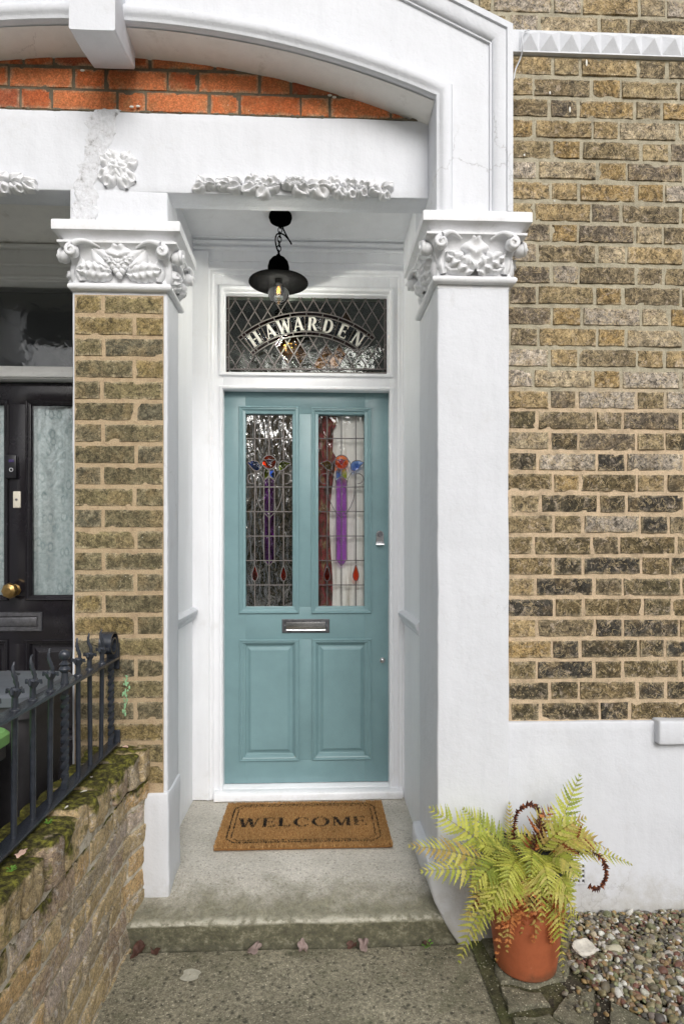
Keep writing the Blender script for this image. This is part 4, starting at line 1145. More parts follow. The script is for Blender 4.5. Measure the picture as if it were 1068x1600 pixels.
# glass panes with leading and coloured pieces (left pane is the mirror image of the right)
YGd = YD + .020
CR = 533.2
def gpane(side):
    if side > 0: r = GR; cu = CR; K = 1
    else: r = GL; cu = 420.6; K = 1
    x0, x1, z0, z1 = r
    mb = MB(); box(mb, (x0 - .002, YGd, z0 - .002), (x1 + .002, YGd + .004, z1 + .002))
    g = door_part(mb, 'glass_pane', 'glassR' if side > 0 else 'glassL', door, smooth=False)
    def mp(u, v):      # u relative to the pane centre for the right pane
        uu = cu + (u if side > 0 else -u); return (AX(uu, YGd), AZ(uu, v, YGd))
    lm = MB()
    def ld(pts, w_=.0048, dy=0): ribbon(lm, [mp(u, v) for u, v in pts], w_, YGd - .004 - dy, YGd + .001)
    for v in (685.3, 761, 799.5, 837.6, 875.8, 914): ld([(-37, v), (37, v)])
    ld([(-22.3, 647), (-22.3, 718)]); ld([(-22.3, 735), (-22.3, 886)]); ld([(-22.3, 908), (-22.3, 949)])
    ld([(22.4, 647), (22.4, 721)]); ld([(22.4, 736), (22.4, 881)]); ld([(22.4, 908), (22.4, 949)])
    ld([(0, 647), (0, 711.5)]); ld([(0, 744), (0, 949)])
    cir = lambda cu_, cv, r_, a0=0, a1=360, n=24: [(cu_ + r_ * math.cos(R(a0 + (a1 - a0) * k / n)), cv - r_ * math.sin(R(a0 + (a1 - a0) * k / n))) for k in range(n + 1)]
    ld(cir(0, 722.2, 10.9), .004, .0004)
    body = [(0, 744.3), (8.2, 751), (8.2, 874.5), (0, 884.6), (-8.2, 874.5), (-8.2, 751), (0, 744.3)]
    ld(body, .004, .0004)
    ld([(-14, 792), (-10, 799), (0, 809.5), (10, 799), (14, 792)], .004, .0004)
    for sg in (-1, 1):
        L = lambda P: [(sg * a, b) for a, b in P]
        ld(L([(14, 792), (18.5, 781), (21, 768), (21.2, 750), (20.5, 742), (19.5, 737)]), .0035, .0004)
        ld(L([(8.2, 756), (10, 748), (14, 741), (18, 737)]), .0035, .0004)
        ld(L(cir(26, 748, 8.0, 120, -100, 16)), .0035, .0004)
        ld(L([(10.5, 719), (13, 722), (14.5, 727)]), .0035, .0004)
        leafp = L([(14, 731), (14.5, 726), (17, 722), (22, 719.5), (28, 720), (35, 723), (30, 728), (25, 734), (20, 736), (16, 735), (14, 731)])
        if sg < 0: leafp = L([(14, 731), (14.5, 726), (17, 722), (22, 719.5), (26, 721), (34, 724), (28, 728), (25, 732), (20, 735), (16, 735), (14, 731)])
        ld(leafp, .0035, .0004); 
        nm = 'blue' if sg > 0 else 'green'
        pm = MB(); pm.add([(mp(a, b)[0], YGd - .0018, mp(a, b)[1]) for a, b in leafp[:-1]], [tuple(range(10))]); door_part(pm, 'stained_leaf', 'st_' + nm, g, smooth=False)
        low = L([(.5, 734.5), (6, 732), (8.5, 738), (8, 748), (4, 746.5), (.5, 743)])
        pm = MB(); pm.add([(mp(a, b)[0], YGd - .0018, mp(a, b)[1]) for a, b in low], [tuple(range(6))]); door_part(pm, 'stained_leaf', 'st_' + ('green' if sg > 0 else 'blue'), g, smooth=False)
        ld(low + low[:1], .003, .0004)
        dr = [(sg * 22.4 + a, b) for a, b in ((0, 882), (2.2, 889), (4.4, 896), (4.6, 901), (3, 906), (0, 908), (-3, 906), (-4.6, 901), (-4.4, 896), (-2.2, 889))]
        pm = MB(); pm.add([(mp(a, b)[0], YGd - .0018, mp(a, b)[1]) for a, b in dr], [tuple(range(10))]); door_part(pm, 'stained_drop', 'st_red', g, smooth=False)
        ld(dr + dr[:1], .0035, .0006)
    pm = MB(); c = cir(0, 722.2, 10.9)[:-1]; pm.add([(mp(a, b)[0], YGd - .0018, mp(a, b)[1]) for a, b in c], [tuple(range(24))]); door_part(pm, 'stained_flower', 'st_orange', g, smooth=False)
    tri = [(-5.5, 719), (0, 717.5), (5.5, 719), (0, 727)]
    pm = MB(); pm.add([(mp(a, b)[0], YGd - .0026, mp(a, b)[1]) for a, b in tri], [(0, 1, 2, 3)]); door_part(pm, 'stained_heart', 'st_violet', g, smooth=False)
    ld(tri + tri[:1], .003, .0008); ld([(-10, 718), (-5.5, 719)], .003, .0008); ld([(10, 718), (5.5, 719)], .003, .0008)
    pm = MB(); pm.add([(mp(a, b)[0], YGd - .0018, mp(a, b)[1]) for a, b in body[:-1]], [tuple(range(6))]); door_part(pm, 'stained_stem', 'st_purple', g, smooth=False)
    door_part(lm, 'leading', 'lead' if side > 0 else 'leadlight', g, smooth=False)
gpane(1); gpane(-1)
# curtain and drape hung inside the right pane
def cloth(name, u0, u1, v0, v1, Y, m, folds, amp, label, cat, seed=0, edge=None):
    mb = MB(); n = 70; mv = 40; vs = []
    for j in range(mv + 1):
        t = j / mv
        for i in range(n + 1):
            s = i / n; uu1 = u1 if not edge else edge(t)
            x = AX(u0 + (uu1 - u0) * s, Y); z = AZ(500, v0 + (v1 - v0) * t, Y)
            y = Y + amp * math.sin(s * folds * 6.28 + math.sin(t * 3 + seed) * .6) * (.6 + .4 * t) + amp * .5 * noise.noise(Vector((s * folds * 1.7, t * 2, seed)))
            vs.append((x, y, z))
    mb.add(vs, [(j * (n + 1) + i, j * (n + 1) + i + 1, (j + 1) * (n + 1) + i + 1, (j + 1) * (n + 1) + i) for j in range(mv) for i in range(n)])
    return mb.build(name, m, label=label, cat=cat)
cloth('curtain', 486, 592, 630, 970, YD + .055, 'curtain', 4, .007, 'plain white curtain hung inside behind the right door pane', 'curtain')
cloth('drape', 478, 520, 628, 972, YD + .040, 'drape', 3, .004, 'dark red patterned drape edge behind the right door pane', 'drape', 2, lambda t: 524 - 10 * t + 4 * math.sin(t * 9) - (6 if .12 < t < .25 else 0))

# letterbox
mb = MB(); a = at(440.5, 988.5, YD); b = at(514.5, 967, YD); x0, x1, z0, z1 = a.x, b.x, a.z, b.z
frame_ring(mb, x0, x1, z0, z1, [(0, YD + .001), (0, YD - .006), (.003, YD - .009), (.012, YD - .009), (.015, YD - .006), (.018, YD - .004), (.018, YD + .0005)])
for xx in (x0 + .009, x1 - .009): lathe(mb, (xx + (.006 if xx < 0 and xx < (x0 + x1) / 2 else -.006), YD - .009, (z0 + z1) / 2), [(.006, 0), (.006, .004), (.003, .006)], 12, 'Y')
lb = door_part(mb, 'letterbox', 'chromedark', door, ang=25)
mb = MB(); rbox(mb, (x0 + .019, YD - .0065, z0 + .014), (x1 - .019, YD - .0005, z1 - .012), .002, .1, 0)
tube(mb, [(x0 + .022, YD - .011, z0 + .014), ((x0 + x1) / 2, YD - .014, z0 + .0125), (x1 - .022, YD - .011, z0 + .014)], .0035, 8)
door_part(mb, 'flap', 'chrome', lb)
# cylinder pull
c = at(593, 839, YD)
mb = MB(); pts = []
w_ = .0205; R_ = []
out = [(w_ * math.cos(R(a_)), .012 + w_ * math.sin(R(a_))) for a_ in range(0, 181, 15)] + [(-w_, -.028), (w_, -.028)]
R_ = [[(c.x + a * k, YD - d, c.z + b * k) for a, b in out] for k, d in ((1, -.001), (1, .004), (.93, .006))]
rings(mb, R_, True, True)
R_ = []
for k in range(8):
    t = k / 7; R_.append([(c.x + sx * w_, YD - .004 - .016 * math.sin(t * 1.5) - th, c.z - .026 - .014 * (1 - math.cos(t * 1.6))) for sx, th in ((-1, 0), (1, 0), (1, .003), (-1, .003))])
rings(mb, R_, True, True)
cp = door_part(mb, 'cylinder_pull', 'chrome', door, ang=35)
mb = MB(); lathe(mb, (c.x, YD - .006, c.z + .013), [(.0135, 0), (.0135, .003), (.0115, .004), (.0115, .002), (.004, .002), (.004, .005), (.0, .005)], 20, 'Y')
door_part(mb, 'lock_barrel', 'chromedark', cp)
c = at(597, 1031.5, YD)
mb = MB(); lathe(mb, (c.x, YD, c.z), [(.014, -.001), (.014, .003), (.011, .005), (.0085, .008), (.0095, .012), (.0085, .016), (.004, .018), (.0, .018)], 18, 'Y')
door_part(mb, 'deadlock_knob', 'chrome', door)

# ================================================================== PORCH LAMP
LY = 2.79
lc = at(435, 430, LY)
lamp = empty('porch_lamp', (lc.x, LY, ZCEIL), 'black metal lantern with wide brim and glass jar hanging on a chain', 'lamp')
def lp(mb, name, m, parent=None, **kw): return part(mb, name, m, parent or lamp, **kw)
mb = MB(); lathe(mb, (AX(438, LY), LY, ZCEIL), [(.001, .0), (.052, .0), (.054, -.012), (.048, -.030), (.036, -.038), (.001, -.040)], 28)
can = AX(438, LY)
lp(mb, 'ceiling_rose', 'lampiron')
ztopcap = AZ(433, 399, LY); zb = ZCEIL - .038
mb = MB(); nl = 7; hh = (zb - ztopcap - .0) / nl
for k in range(nl):
    zc_ = zb - (k + .5) * hh; xc_ = can + (lc.x - can) * ((k + .5) / nl); pts = []
    for i in range(17):
        a_ = 2 * math.pi * i / 16; q = (math.cos(a_) * .009, math.sin(a_) * hh * .66)
        pts.append((xc_ + (q[0] if k % 2 else q[0] * .25), LY + (0 if k % 2 else q[0]), zc_ + q[1]))
    tube(mb, pts, .0022, 6, False)
lp(mb, 'chain', 'lampiron')
mb = MB()
fl = [(can + .004, LY - .01, zb + .004), (can + .012, LY - .014, zb - .03), (can + .034, LY - .016, zb - .075), (can + .052, LY - .016, zb - .105), (can + .040, LY - .016, zb - .085), (can + .014, LY - .016, zb - .060), (can - .012, LY - .016, zb - .058), (can - .022, LY - .016, zb - .080), (can - .018, LY - .012, zb - .115), (can - .008, LY - .006, zb - .140), (lc.x, LY, ztopcap)]
def smooth_pts(P, n=6):
    P = [Vector(p) for p in P]; out = []
    for i in range(len(P) - 1):
        p0 = P[max(i - 1, 0)]; p1 = P[i]; p2 = P[i + 1]; p3 = P[min(i + 2, len(P) - 1)]
        for k in range(n):
            t = k / n; out.append(.5 * ((2 * p1) + (p2 - p0) * t + (2 * p0 - 5 * p1 + 4 * p2 - p3) * t * t + (-p0 + 3 * p1 - 3 * p2 + p3) * t ** 3))
    out.append(P[-1]); return out
tube(mb, smooth_pts(fl), .0034, 8)
lp(mb, 'flex', 'lampiron')
zbr = AZ(435, 438, LY)
mb = MB(); zt = ztopcap
lathe(mb, (lc.x, LY, 0), [(.001, zt + .004), (.010, zt + .002), (.012, zt - .008), (.030, zt - .014), (.043, zt - .030), (.049, zt - .052), (.050, zbr + .018), (.056, zbr + .012), (.085, zbr + .006), (.128, zbr - .006), (.136, zbr - .009), (.137, zbr - .013), (.132, zbr - .013), (.084, zbr - .001), (.054, zbr + .005), (.044, zbr + .006), (.001, zbr + .007)], 48)
lp(mb, 'lamp_shade', 'lampiron', ang=40)
mb = MB(); zg = AZ(435, 474, LY)
g_ = [(.046, zbr + .004), (.047, zbr - .02), (.048, zg + .045), (.045, zg + .025), (.034, zg + .008), (.018, zg + .001), (.001, zg)]
lathe(mb, (lc.x, LY, 0), g_, 32, caps=False)
M['jar'] = glass_mat('lantern_glass', (.90, .92, .92, 1), .10, .05)
lp(mb, 'glass_jar', 'jar')
mb = MB(); lathe(mb, (lc.x, LY, 0), [(.001, zbr + .003), (.016, zbr + .003), (.016, zbr - .018), (.013, zbr - .020), (.001, zbr - .020)], 16)
bh = lp(mb, 'bulb_holder', 'lampiron')
mb = MB(); zb2 = zbr - .020
lathe(mb, (lc.x, LY, 0), [(.012, zb2), (.013, zb2 - .012), (.018, zb2 - .028), (.029, zb2 - .048), (.031, zb2 - .062), (.026, zb2 - .078), (.012, zb2 - .088), (.001, zb2 - .089)], 24, caps=False)
lp(mb, 'bulb', 'jar', bh)
mb = MB()
for k in range(4):
    a_ = k * math.pi / 2 + .4; dx, dy = math.cos(a_) * .008, math.sin(a_) * .008
    tube(mb, [(lc.x + dx * .5, LY + dy * .5, zb2 - .008), (lc.x + dx, LY + dy, zb2 - .04)], .0012, 6)
M['filament'] = simple('copper_filament', lin(220, 160, 80), .3, .8)
lp(mb, 'filament', 'filament', bh)

# bulb taken as lit; light low inside it, set strong to fill the porch
bl = bpy.data.lights.new('bulb_fill_light', 'POINT'); bl.energy = 5.5; bl.color = (1, .93, .83); bl.shadow_soft_size = .010
blo = bpy.data.objects.new('bulb_fill_light', bl); COL.objects.link(blo); blo.location = (lc.x, LY, zg + .012)
# ================================================================== DOORMAT
m0 = at(360, 1252, 3.0); 
ym1, ym0 = gp(478, 1252.5, .175)[1], gp(478, 1321, .175)[1]
mx0 = (gp(358, 1254, .175)[0] + gp(333, 1320, .175)[0]) / 2; mx1 = (gp(598, 1253, .175)[0] + gp(611, 1320, .175)[0]) / 2
mat_ = empty('doormat', ((mx0 + mx1) / 2, (ym0 + ym1) / 2, .158), 'brown coir doormat lettered WELCOME lying before the teal door', 'doormat')
ang_ = R(-.6)
mb = MB(); rbox(mb, (mx0, ym0, .158), (mx1, ym1, .168), .003, .02, .002, 9)
M['coirbase'] = simple('coir_base', lin(120, 84, 44), .95, 0, 60, .3)
part(mb, 'backing', 'coirbase', mat_)
W_, D_ = mx1 - mx0, ym1 - ym0
# inked design in mat coordinates (metres from lower left)
quads = []
def addtext(txt, cx, cy, h, sx):
    g = []; tot = 0
    for ch in txt:
        q, w_ = glyph(ch, .19, .07); g.append((q, tot)); tot += w_ + .06
    for q, off in g:
        for poly in q: quads.append([(cx + (x + off - tot / 2) * h * sx, cy + (y - .5) * h) for x, y in poly])
addtext('WELCOME', W_ / 2 - .005, D_ * .50, .088, 1.01)
def seg(p, q, t):
    p, q = Vector(p), Vector(q); d = (q - p).normalized(); n = Vector((-d.y, d.x)) * t / 2
    quads.append([tuple(p + n), tuple(q + n), tuple(q - n), tuple(p - n)])
for (ins, t, ch) in ((.042, .0065, .035), (.062, .0045, .03)):
    iy = ins * .80; a, b, c, d = ins, W_ - ins, iy, D_ - iy
    seg((a + ch, c), (b - ch, c), t * 1.2); seg((a + ch, d), (b - ch, d), t * 1.2); seg((a, c + ch), (a, d - ch), t); seg((b, c + ch), (b, d - ch), t)
    for (p, q) in (((a + ch, c), (a, c + ch)), ((b - ch, c), (b, c + ch)), ((a + ch, d), (a, d - ch)), ((b - ch, d), (b, d - ch))): seg(p, q, t)
bb = [(min(p[0] for p in q), max(p[0] for p in q), min(p[1] for p in q), max(p[1] for p in q)) for q in quads]
def inq(x, y):
    for q, b in zip(quads, bb):
        if b[0] <= x <= b[1] and b[2] <= y <= b[3]:
            n = len(q); s = 0; ok = True
            for i in range(n):
                x0, y0 = q[i]; x1, y1 = q[(i + 1) % n]; cr = (x1 - x0) * (y - y0) - (y1 - y0) * (x - x0)
                if abs(cr) < 1e-12: continue
                if s == 0: s = 1 if cr > 0 else -1
                elif (cr > 0) != (s > 0): ok = False; break
            if ok: return True
    return False
mb = MB(); rr = random.Random(12)
CC = [lin(168, 128, 78), lin(182, 142, 90), lin(148, 110, 66), lin(194, 156, 104), lin(160, 120, 72)]
for k in range(60000):
    x = rr.uniform(0, W_); y = rr.uniform(0, D_)
    ink = inq(x + rr.gauss(0, .0009), y + rr.gauss(0, .0009)) and rr.random() < (.95 if x < W_ * .8 else .78)
    c = rr.choice(CC)
    wear = noise.noise(Vector((x * 7, y * 7, 3)))
    f = 1 + wear * .25; c = (c[0] * f, c[1] * f, c[2] * f, 1)
    if ink: c = (.016, .014, .012, 1)
    hgt = .0095 + rr.uniform(-.002, .002); lx, ly = rr.gauss(0, .0014), rr.gauss(0, .0014); a_ = rr.uniform(0, 3.14); wx, wy = math.cos(a_) * .0010, math.sin(a_) * .0010
    X_, Y_ = mx0 + x, ym0 + y
    mb.add([(X_ - wx, Y_ - wy, .166), (X_ + wx, Y_ + wy, .166), (X_ + lx + wx * .8, Y_ + ly + wy * .8, .168 + hgt), (X_ + lx - wx * .8, Y_ + ly - wy * .8, .168 + hgt)], [(0, 1, 2, 3)], c)
part(mb, 'pile', 'coir', mat_, smooth=False, kind='stuff')
#@@PART4
# ================================================================== NEIGHBOUR'S PORCH AND DOOR (left edge)
nb_house = empty('terraced_house', (-1.4, YP, 0), 'neighbouring house porch at left edge with weathered frame and dark fanlight', 'house')
NX0, NX1 = 2 * CXA - XRW, -.83
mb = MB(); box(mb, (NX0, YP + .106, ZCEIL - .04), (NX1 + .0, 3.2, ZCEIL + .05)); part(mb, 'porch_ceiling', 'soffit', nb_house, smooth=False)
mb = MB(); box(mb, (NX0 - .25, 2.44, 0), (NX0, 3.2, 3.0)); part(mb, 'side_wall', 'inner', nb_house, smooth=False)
ndx0, ndx1 = -1.90, -1.06
mb = MB()
zn = lambda v: AZ(60, v, YF)
rbox(mb, (ndx1, YF, .15), (NX1 + .01, 3.16, ZCEIL), .004, .3, 0); rbox(mb, (NX0 - .01, YF, .15), (ndx0, 3.16, ZCEIL), .004, .3, 0)
rbox(mb, (ndx0 - .001, YF, zn(592)), (ndx1 + .001, 3.16, zn(572)), .004, .3, 0)
rbox(mb, (ndx0 - .001, YF - .012, zn(590)), (ndx1 + .001, YF + .01, zn(582)), .004, .3, 0)
rbox(mb, (ndx0 - .001, YF, zn(440)), (ndx1 + .001, 3.16, ZCEIL), .004, .3, 0)
nf = part(mb, 'door_frame', 'oldgloss', nb_house)
mb = MB()
for (v, h, d) in ((363, .02, .045), (388, .016, .030), (415, .014, .018), (434, .018, .012)):
    rbox(mb, (NX0, YF - d, zn(v) - h / 2), (NX1, YF + .01, zn(v) + h / 2), .004, .3, 0)
part(mb, 'cornice', 'oldgloss', nf)
mb = MB(); box(mb, (ndx0, YD + .02, zn(575)), (ndx1, YD + .024, zn(438))); part(mb, 'fanlight', 'glass', nb_house, smooth=False)
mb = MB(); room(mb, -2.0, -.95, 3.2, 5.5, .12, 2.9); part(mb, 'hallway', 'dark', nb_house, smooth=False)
mb = MB(); box(mb, (-2.0, YP - .03, .0), (-.84, 3.2, .15)); part(mb, 'porch_step', 'step', nb_house, smooth=False)

nd = empty('front_door', (ndx1, YD, .17), 'black gloss front door with lace behind tall glass panes, left edge', 'door')
zd1 = AZ(60, 598, YD)
def R2(u0, u1, v0, v1): return (AX(u0, YD), AX(u1, YD), AZ(60, v1, YD), AZ(60, v0, YD))
g1 = R2(48, 113, 632, 931); cxn = (ndx0 + ndx1) / 2
stile_l = AX(6.5, YD); GW = .285
g1 = (g1[0], g1[0] + GW, g1[2], g1[3]); g2 = (stile_l - GW, stile_l, g1[2], g1[3])
p1 = R2(46, 113, 1006, 1150); p1 = (p1[0], p1[0] + GW, p1[2], p1[3]); p2 = (stile_l - GW, stile_l, p1[2], p1[3])
mb = MB()
def sl2(x0, x1, z0, z1): rbox(mb, (x0, YD, z0), (x1, YD + .044, z1), .001, .5, 0)
sl2(ndx0, g2[0], .17, zd1); sl2(g1[1], ndx1, .17, zd1); sl2(g2[0], g1[1], g1[3], zd1); sl2(g2[0], g1[1], p1[3], g1[2]); sl2(g2[0], g1[1], .17, p1[2])
sl2(g2[1], g1[0], g1[2], g1[3]); sl2(p2[1], p1[0], p1[2], p1[3])
door_part(mb, 'door_leaf', 'blackgloss', nd, bevel=.0012)
for r in (g1, g2, p1, p2):
    x0, x1, z0, z1 = r; o = .022; mb = MB()
    frame_ring(mb, x0 - o, x1 + o, z0 - o, z1 + o, [(0, YD + .002), (0, YD - .008), (.004, YD - .012), (.009, YD - .010), (.014, YD - .004), (.018, YD - .002), (o, YD + .006), (o + .004, YD + .014)])
    door_part(mb, 'panel_moulding', 'blackgloss', nd, ang=22)
for r in (p1, p2):
    x0, x1, z0, z1 = r; mb = MB(); frame_ring(mb, x0, x1, z0, z1, [(0, YD + .018), (.02, YD + .016), (.04, YD + .004), (.043, YD + .003)])
    mb.add([(x0 + .043, YD + .003, z0 + .043), (x1 - .043, YD + .003, z0 + .043), (x1 - .043, YD + .003, z1 - .043), (x0 + .043, YD + .003, z1 - .043)], [(0, 1, 2, 3)])
    door_part(mb, 'panel', 'blackgloss', nd, ang=20)
for r in (g1, g2):
    x0, x1, z0, z1 = r; mb = MB(); box(mb, (x0 - .002, YD + .014, z0 - .002), (x1 + .002, YD + .018, z1 + .002)); door_part(mb, 'glass_pane', 'glass', nd, smooth=False)
    mb = MB(); n = 60; vs = []
    for j in range(2):
        for i in range(n + 1):
            x = x0 - .01 + (x1 - x0 + .02) * i / n; vs.append((x, YD + .034 + .007 * math.sin(x * 70 + 2 * math.sin(x * 31)), (z0 - .02, z1 + .02)[j]))
    mb.add(vs, [(i, i + 1, n + 2 + i, n + 1 + i) for i in range(n)])
    first = r is g1
    mb.build('lace_curtain', 'lace', label='patterned lace curtain behind the black door, ' + ('pane beside the brick pier' if first else 'sliver of pane at the picture edge'), cat='curtain', group='lace curtains in the black door')
# doorbell camera, bell push, knob, letterbox
a = at(10, 748, YD); b = at(31, 712, YD)
bell = MB(); rbox(bell, (a.x, YD - .024, a.z), (b.x - .006, YD, b.z), .004, .05, 0)
cbell = door_part(bell, 'video_doorbell', 'blackplastic', nd)
c = at(18, 734, YD - .024)
mb = MB(); pts = [(c.x + math.cos(k * .3927) * .0085, YD - .0255, c.z + math.sin(k * .3927) * .0085) for k in range(17)]; tube(mb, pts, .0014, 6, False); door_part(mb, 'button_ring', 'whitering', cbell)
c = at(18, 720, YD - .024); mb = MB(); rbox(mb, (c.x - .012, YD - .0262, c.z - .007), (c.x + .014, YD - .0235, c.z + .007), .001, .05, 0)
M['lens'] = simple('lens_window', lin(70, 60, 100), .1); door_part(mb, 'lens', 'lens', cbell)
a = at(22, 794, YD); b = at(34, 768, YD); mb = MB(); rbox(mb, (a.x, YD - .012, a.z), (b.x, YD, b.z), .005, .05, 0); bp = door_part(mb, 'bell_push', 'bone', nd)
mb = MB(); lathe(mb, ((a.x + b.x) / 2, YD - .012, (a.z + b.z) / 2), [(.006, 0), (.006, .002), (.001, .003)], 12, 'Y'); door_part(mb, 'push_button', 'chromedark', bp)
c = at(24, 922, YD); mb = MB()
lathe(mb, (c.x, YD, c.z), [(.030, -.001), (.030, .004), (.014, .008), (.012, .026), (.022, .032), (.038, .044), (.040, .056), (.034, .068), (.016, .074), (.001, .074)], 8, 'Y'); door_part(mb, 'knob', 'brass', nd, ang=15)
a = at(-60, 987, YD); b = at(67, 956, YD); mb = MB()
frame_ring(mb, a.x, b.x, a.z, b.z, [(0, YD + .001), (0, YD - .006), (.004, YD - .010), (.020, YD - .010), (.024, YD - .006), (.026, YD + .0)])
nlb = door_part(mb, 'letterbox', 'chromedark', nd, ang=25)
mb = MB(); rbox(mb, (a.x + .027, YD - .006, a.z + .027), (b.x - .027, YD - .0005, b.z - .027), .002, .1, 0); door_part(mb, 'flap', 'chromedark', nlb)

# ================================================================== GARDEN WALL
gw = empty('garden_wall', (-.72, 1.3, 0), 'low mossy old brick garden wall beside the concrete path', 'wall')
GX = -.645
def gside(a, b, c):     # a = distance towards the camera from Y 2.24, b height, c depth into wall
    y = 2.235 - a
    lean = .035 * max(0, 1 - a / .12)          # wall swells in towards the pier
    return (GX + lean - c - .010 * noise.noise(Vector((y * 3, b * 3, 0))), y, b)
mb = MB(); L_ = 2.9
flemish(mb, 0, L_, -.02, .565, gside, .079, .212, .100, .010, .013, pal=PAL_GARD, seed=31, a_off=.05, rag=.003, amp=.0032, r=.006, tilt=.003, depth=.03)
rr = random.Random(44); y = 2.235; sd = 5000
def blockT(yc, xl):
    return None
while y > -.6:
    t = rr.choice([.070, .075, .105, .072, .110]); h = .112 + rr.uniform(-.010, .008)
    xo = rr.uniform(-.010, .014) + (.03 if y > 2.15 else 0)
    c = rr.choice(PAL_GARD[:5]); sd += 1
    rbox(mb, (-.815 + rr.uniform(-.008, .008), y - t, .572), (GX + .010 + xo, y, .572 + h), .016, .014, .009, 14, .004, 45, sd * .11, col=(c[0], c[1], c[2], rr.random()))
    y -= t + rr.uniform(.007, .013)
part(mb, 'brickwork', 'gardenbrick', gw)
mb = MB(); mortar_sheet(mb, 0, L_, -.03, .60, gside, .014, .006, .006); 
rbox(mb, (-.80, -.6, -.02), (GX - .02, 2.235, .655), .01, .03, .006, 10)
part(mb, 'mortar', 'mortar_garden', gw)

# ================================================================== RAILING
rail = empty('railing', (-.725, 1.3, .69), 'black wrought iron railing with spear tips and scroll on the mossy wall', 'railing')
RX0, RX1 = -.748, -.704; RXC = (RX0 + RX1) / 2
def rp(mb, name, m='iron', parent=None, **kw): return part(mb, name, m, parent or rail, **kw)
zr = .697; zt = 1.004
mb = MB(); rbox(mb, (RX0, -.5, zr), (RX1, 2.225, zr + .009), .002, .06, .0015, 5); rbox(mb, (RX0, 2.218, zr), (RX1, 2.228, zr + .05), .002, .06, 0); rp(mb, 'bottom_rail')
mb = MB(); rbox(mb, (RX0, -.5, zt), (RX1, 2.225, zt + .010), .002, .06, .0015, 5); rbox(mb, (RX0 + .002, 2.217, zt - .035), (RX1 - .002, 2.227, zt + .06), .002, .06, 0); rp(mb, 'top_rail')
mb = MB(); R_ = []; cy, cz = 2.160, zt + .064
for k in range(60):
    t = k / 59; an = -math.pi * .12 + t * 2 * math.pi * 1.55; rad = .050 * (1 - .60 * t)
    for_ = [(RX0 + .001, rad), (RX1 - .001, rad), (RX1 - .001, rad - .006), (RX0 + .001, rad - .006)]
    R_.append([(x, cy + r_ * math.cos(an), cz + r_ * math.sin(an)) for x, r_ in for_])
rings(mb, R_, True, True); rbox(mb, (RX0 + .002, 2.199, zt + .008), (RX1 - .002, 2.206, zt + .05), .002, .06, 0); rp(mb, 'scroll', ang=30)
def bar_plain(y, n=0, lean=0):
    mb = MB(); r = .0075
    tube(mb, [(RXC, y, zr + .008), (RXC + lean * .5, y, (zr + zt) / 2), (RXC + lean, y, zt + .002)], r, 12)
    b = rp(mb, 'bar'); mb = MB()
    x = RXC + lean; rr = random.Random(int(y * 100))
    lathe(mb, (x, y, zt + .010), [(.001, 0), (.013, 0), (.012, .004), (.008, .007), (.0075, .035), (.010, .040), (.0135, .050), (.009, .056)], 12)
    z0 = zt + .066; sp = []; rad = []
    for k in range(15):
        t = k / 14; sp.append((x + .004 * math.sin(t * 5.5 + rr.random()), y + .003 * math.sin(t * 5 + 1), z0 - .012 + t * .074)); rad.append(.0030 + .0032 * math.sin(math.pi * min(1, t * .85 + .12)) - .0012 * t)
    tube(mb, sp, rad, 8)
    for k in range(4):      # curled collar leaves
        a_ = k * math.pi / 2 + rr.uniform(-.3, .3); dx, dy = math.cos(a_), math.sin(a_)
        tube(mb, [(x + dx * .005, y + dy * .005, zt + .045), (x + dx * .012, y + dy * .012, zt + .058), (x + dx * .019, y + dy * .019, zt + .060), (x + dx * .021, y + dy * .021, zt + .052)], [.005, .006, .005, .003], 6)
    rp(mb, 'finial', parent=b)
def bar_twist(y, ball=True):
    mb = MB(); R_ = []; n = 110; s = .0118
    for k in range(n + 1):
        t = k / n; z = zr + .008 + (zt - zr - .006) * t; tt = min(max((t - .06) / .88, 0), 1); an = tt * math.pi * 2 * 2.6
        R_.append([(RXC + s * math.cos(an + q * math.pi / 2 + .785), y + s * math.sin(an + q * math.pi / 2 + .785), z) for q in range(4)])
    rings(mb, R_, True, True); b = rp(mb, 'twisted_bar', ang=50)
    if ball:
        mb = MB(); prof = [(.001, 0), (.012, 0), (.011, .006), (.009, .030), (.015, .036), (.017, .041), (.014, .046), (.0105, .050), (.016, .056), (.009, .062), (.006, .066)] + [(.0165 * math.sin(a), .082 - .0165 * math.cos(a)) for a in [math.pi * k / 10 for k in range(2, 11)]]
        lathe(mb, (RXC, y, zt + .010), prof, 16); rp(mb, 'ball_finial', parent=b)
for k in range(-3, 8):
    y = 2.188 - .1 * (10 - (k + 3)); 
for i in range(0, 22):
    y = 2.188 - .1 * i
    if i == 0: bar_twist(y, False)
    elif i == 4 or i == 12: bar_twist(y)
    else: bar_plain(y, i, [0, .003, -.002, .0, .0, .002][i % 6])

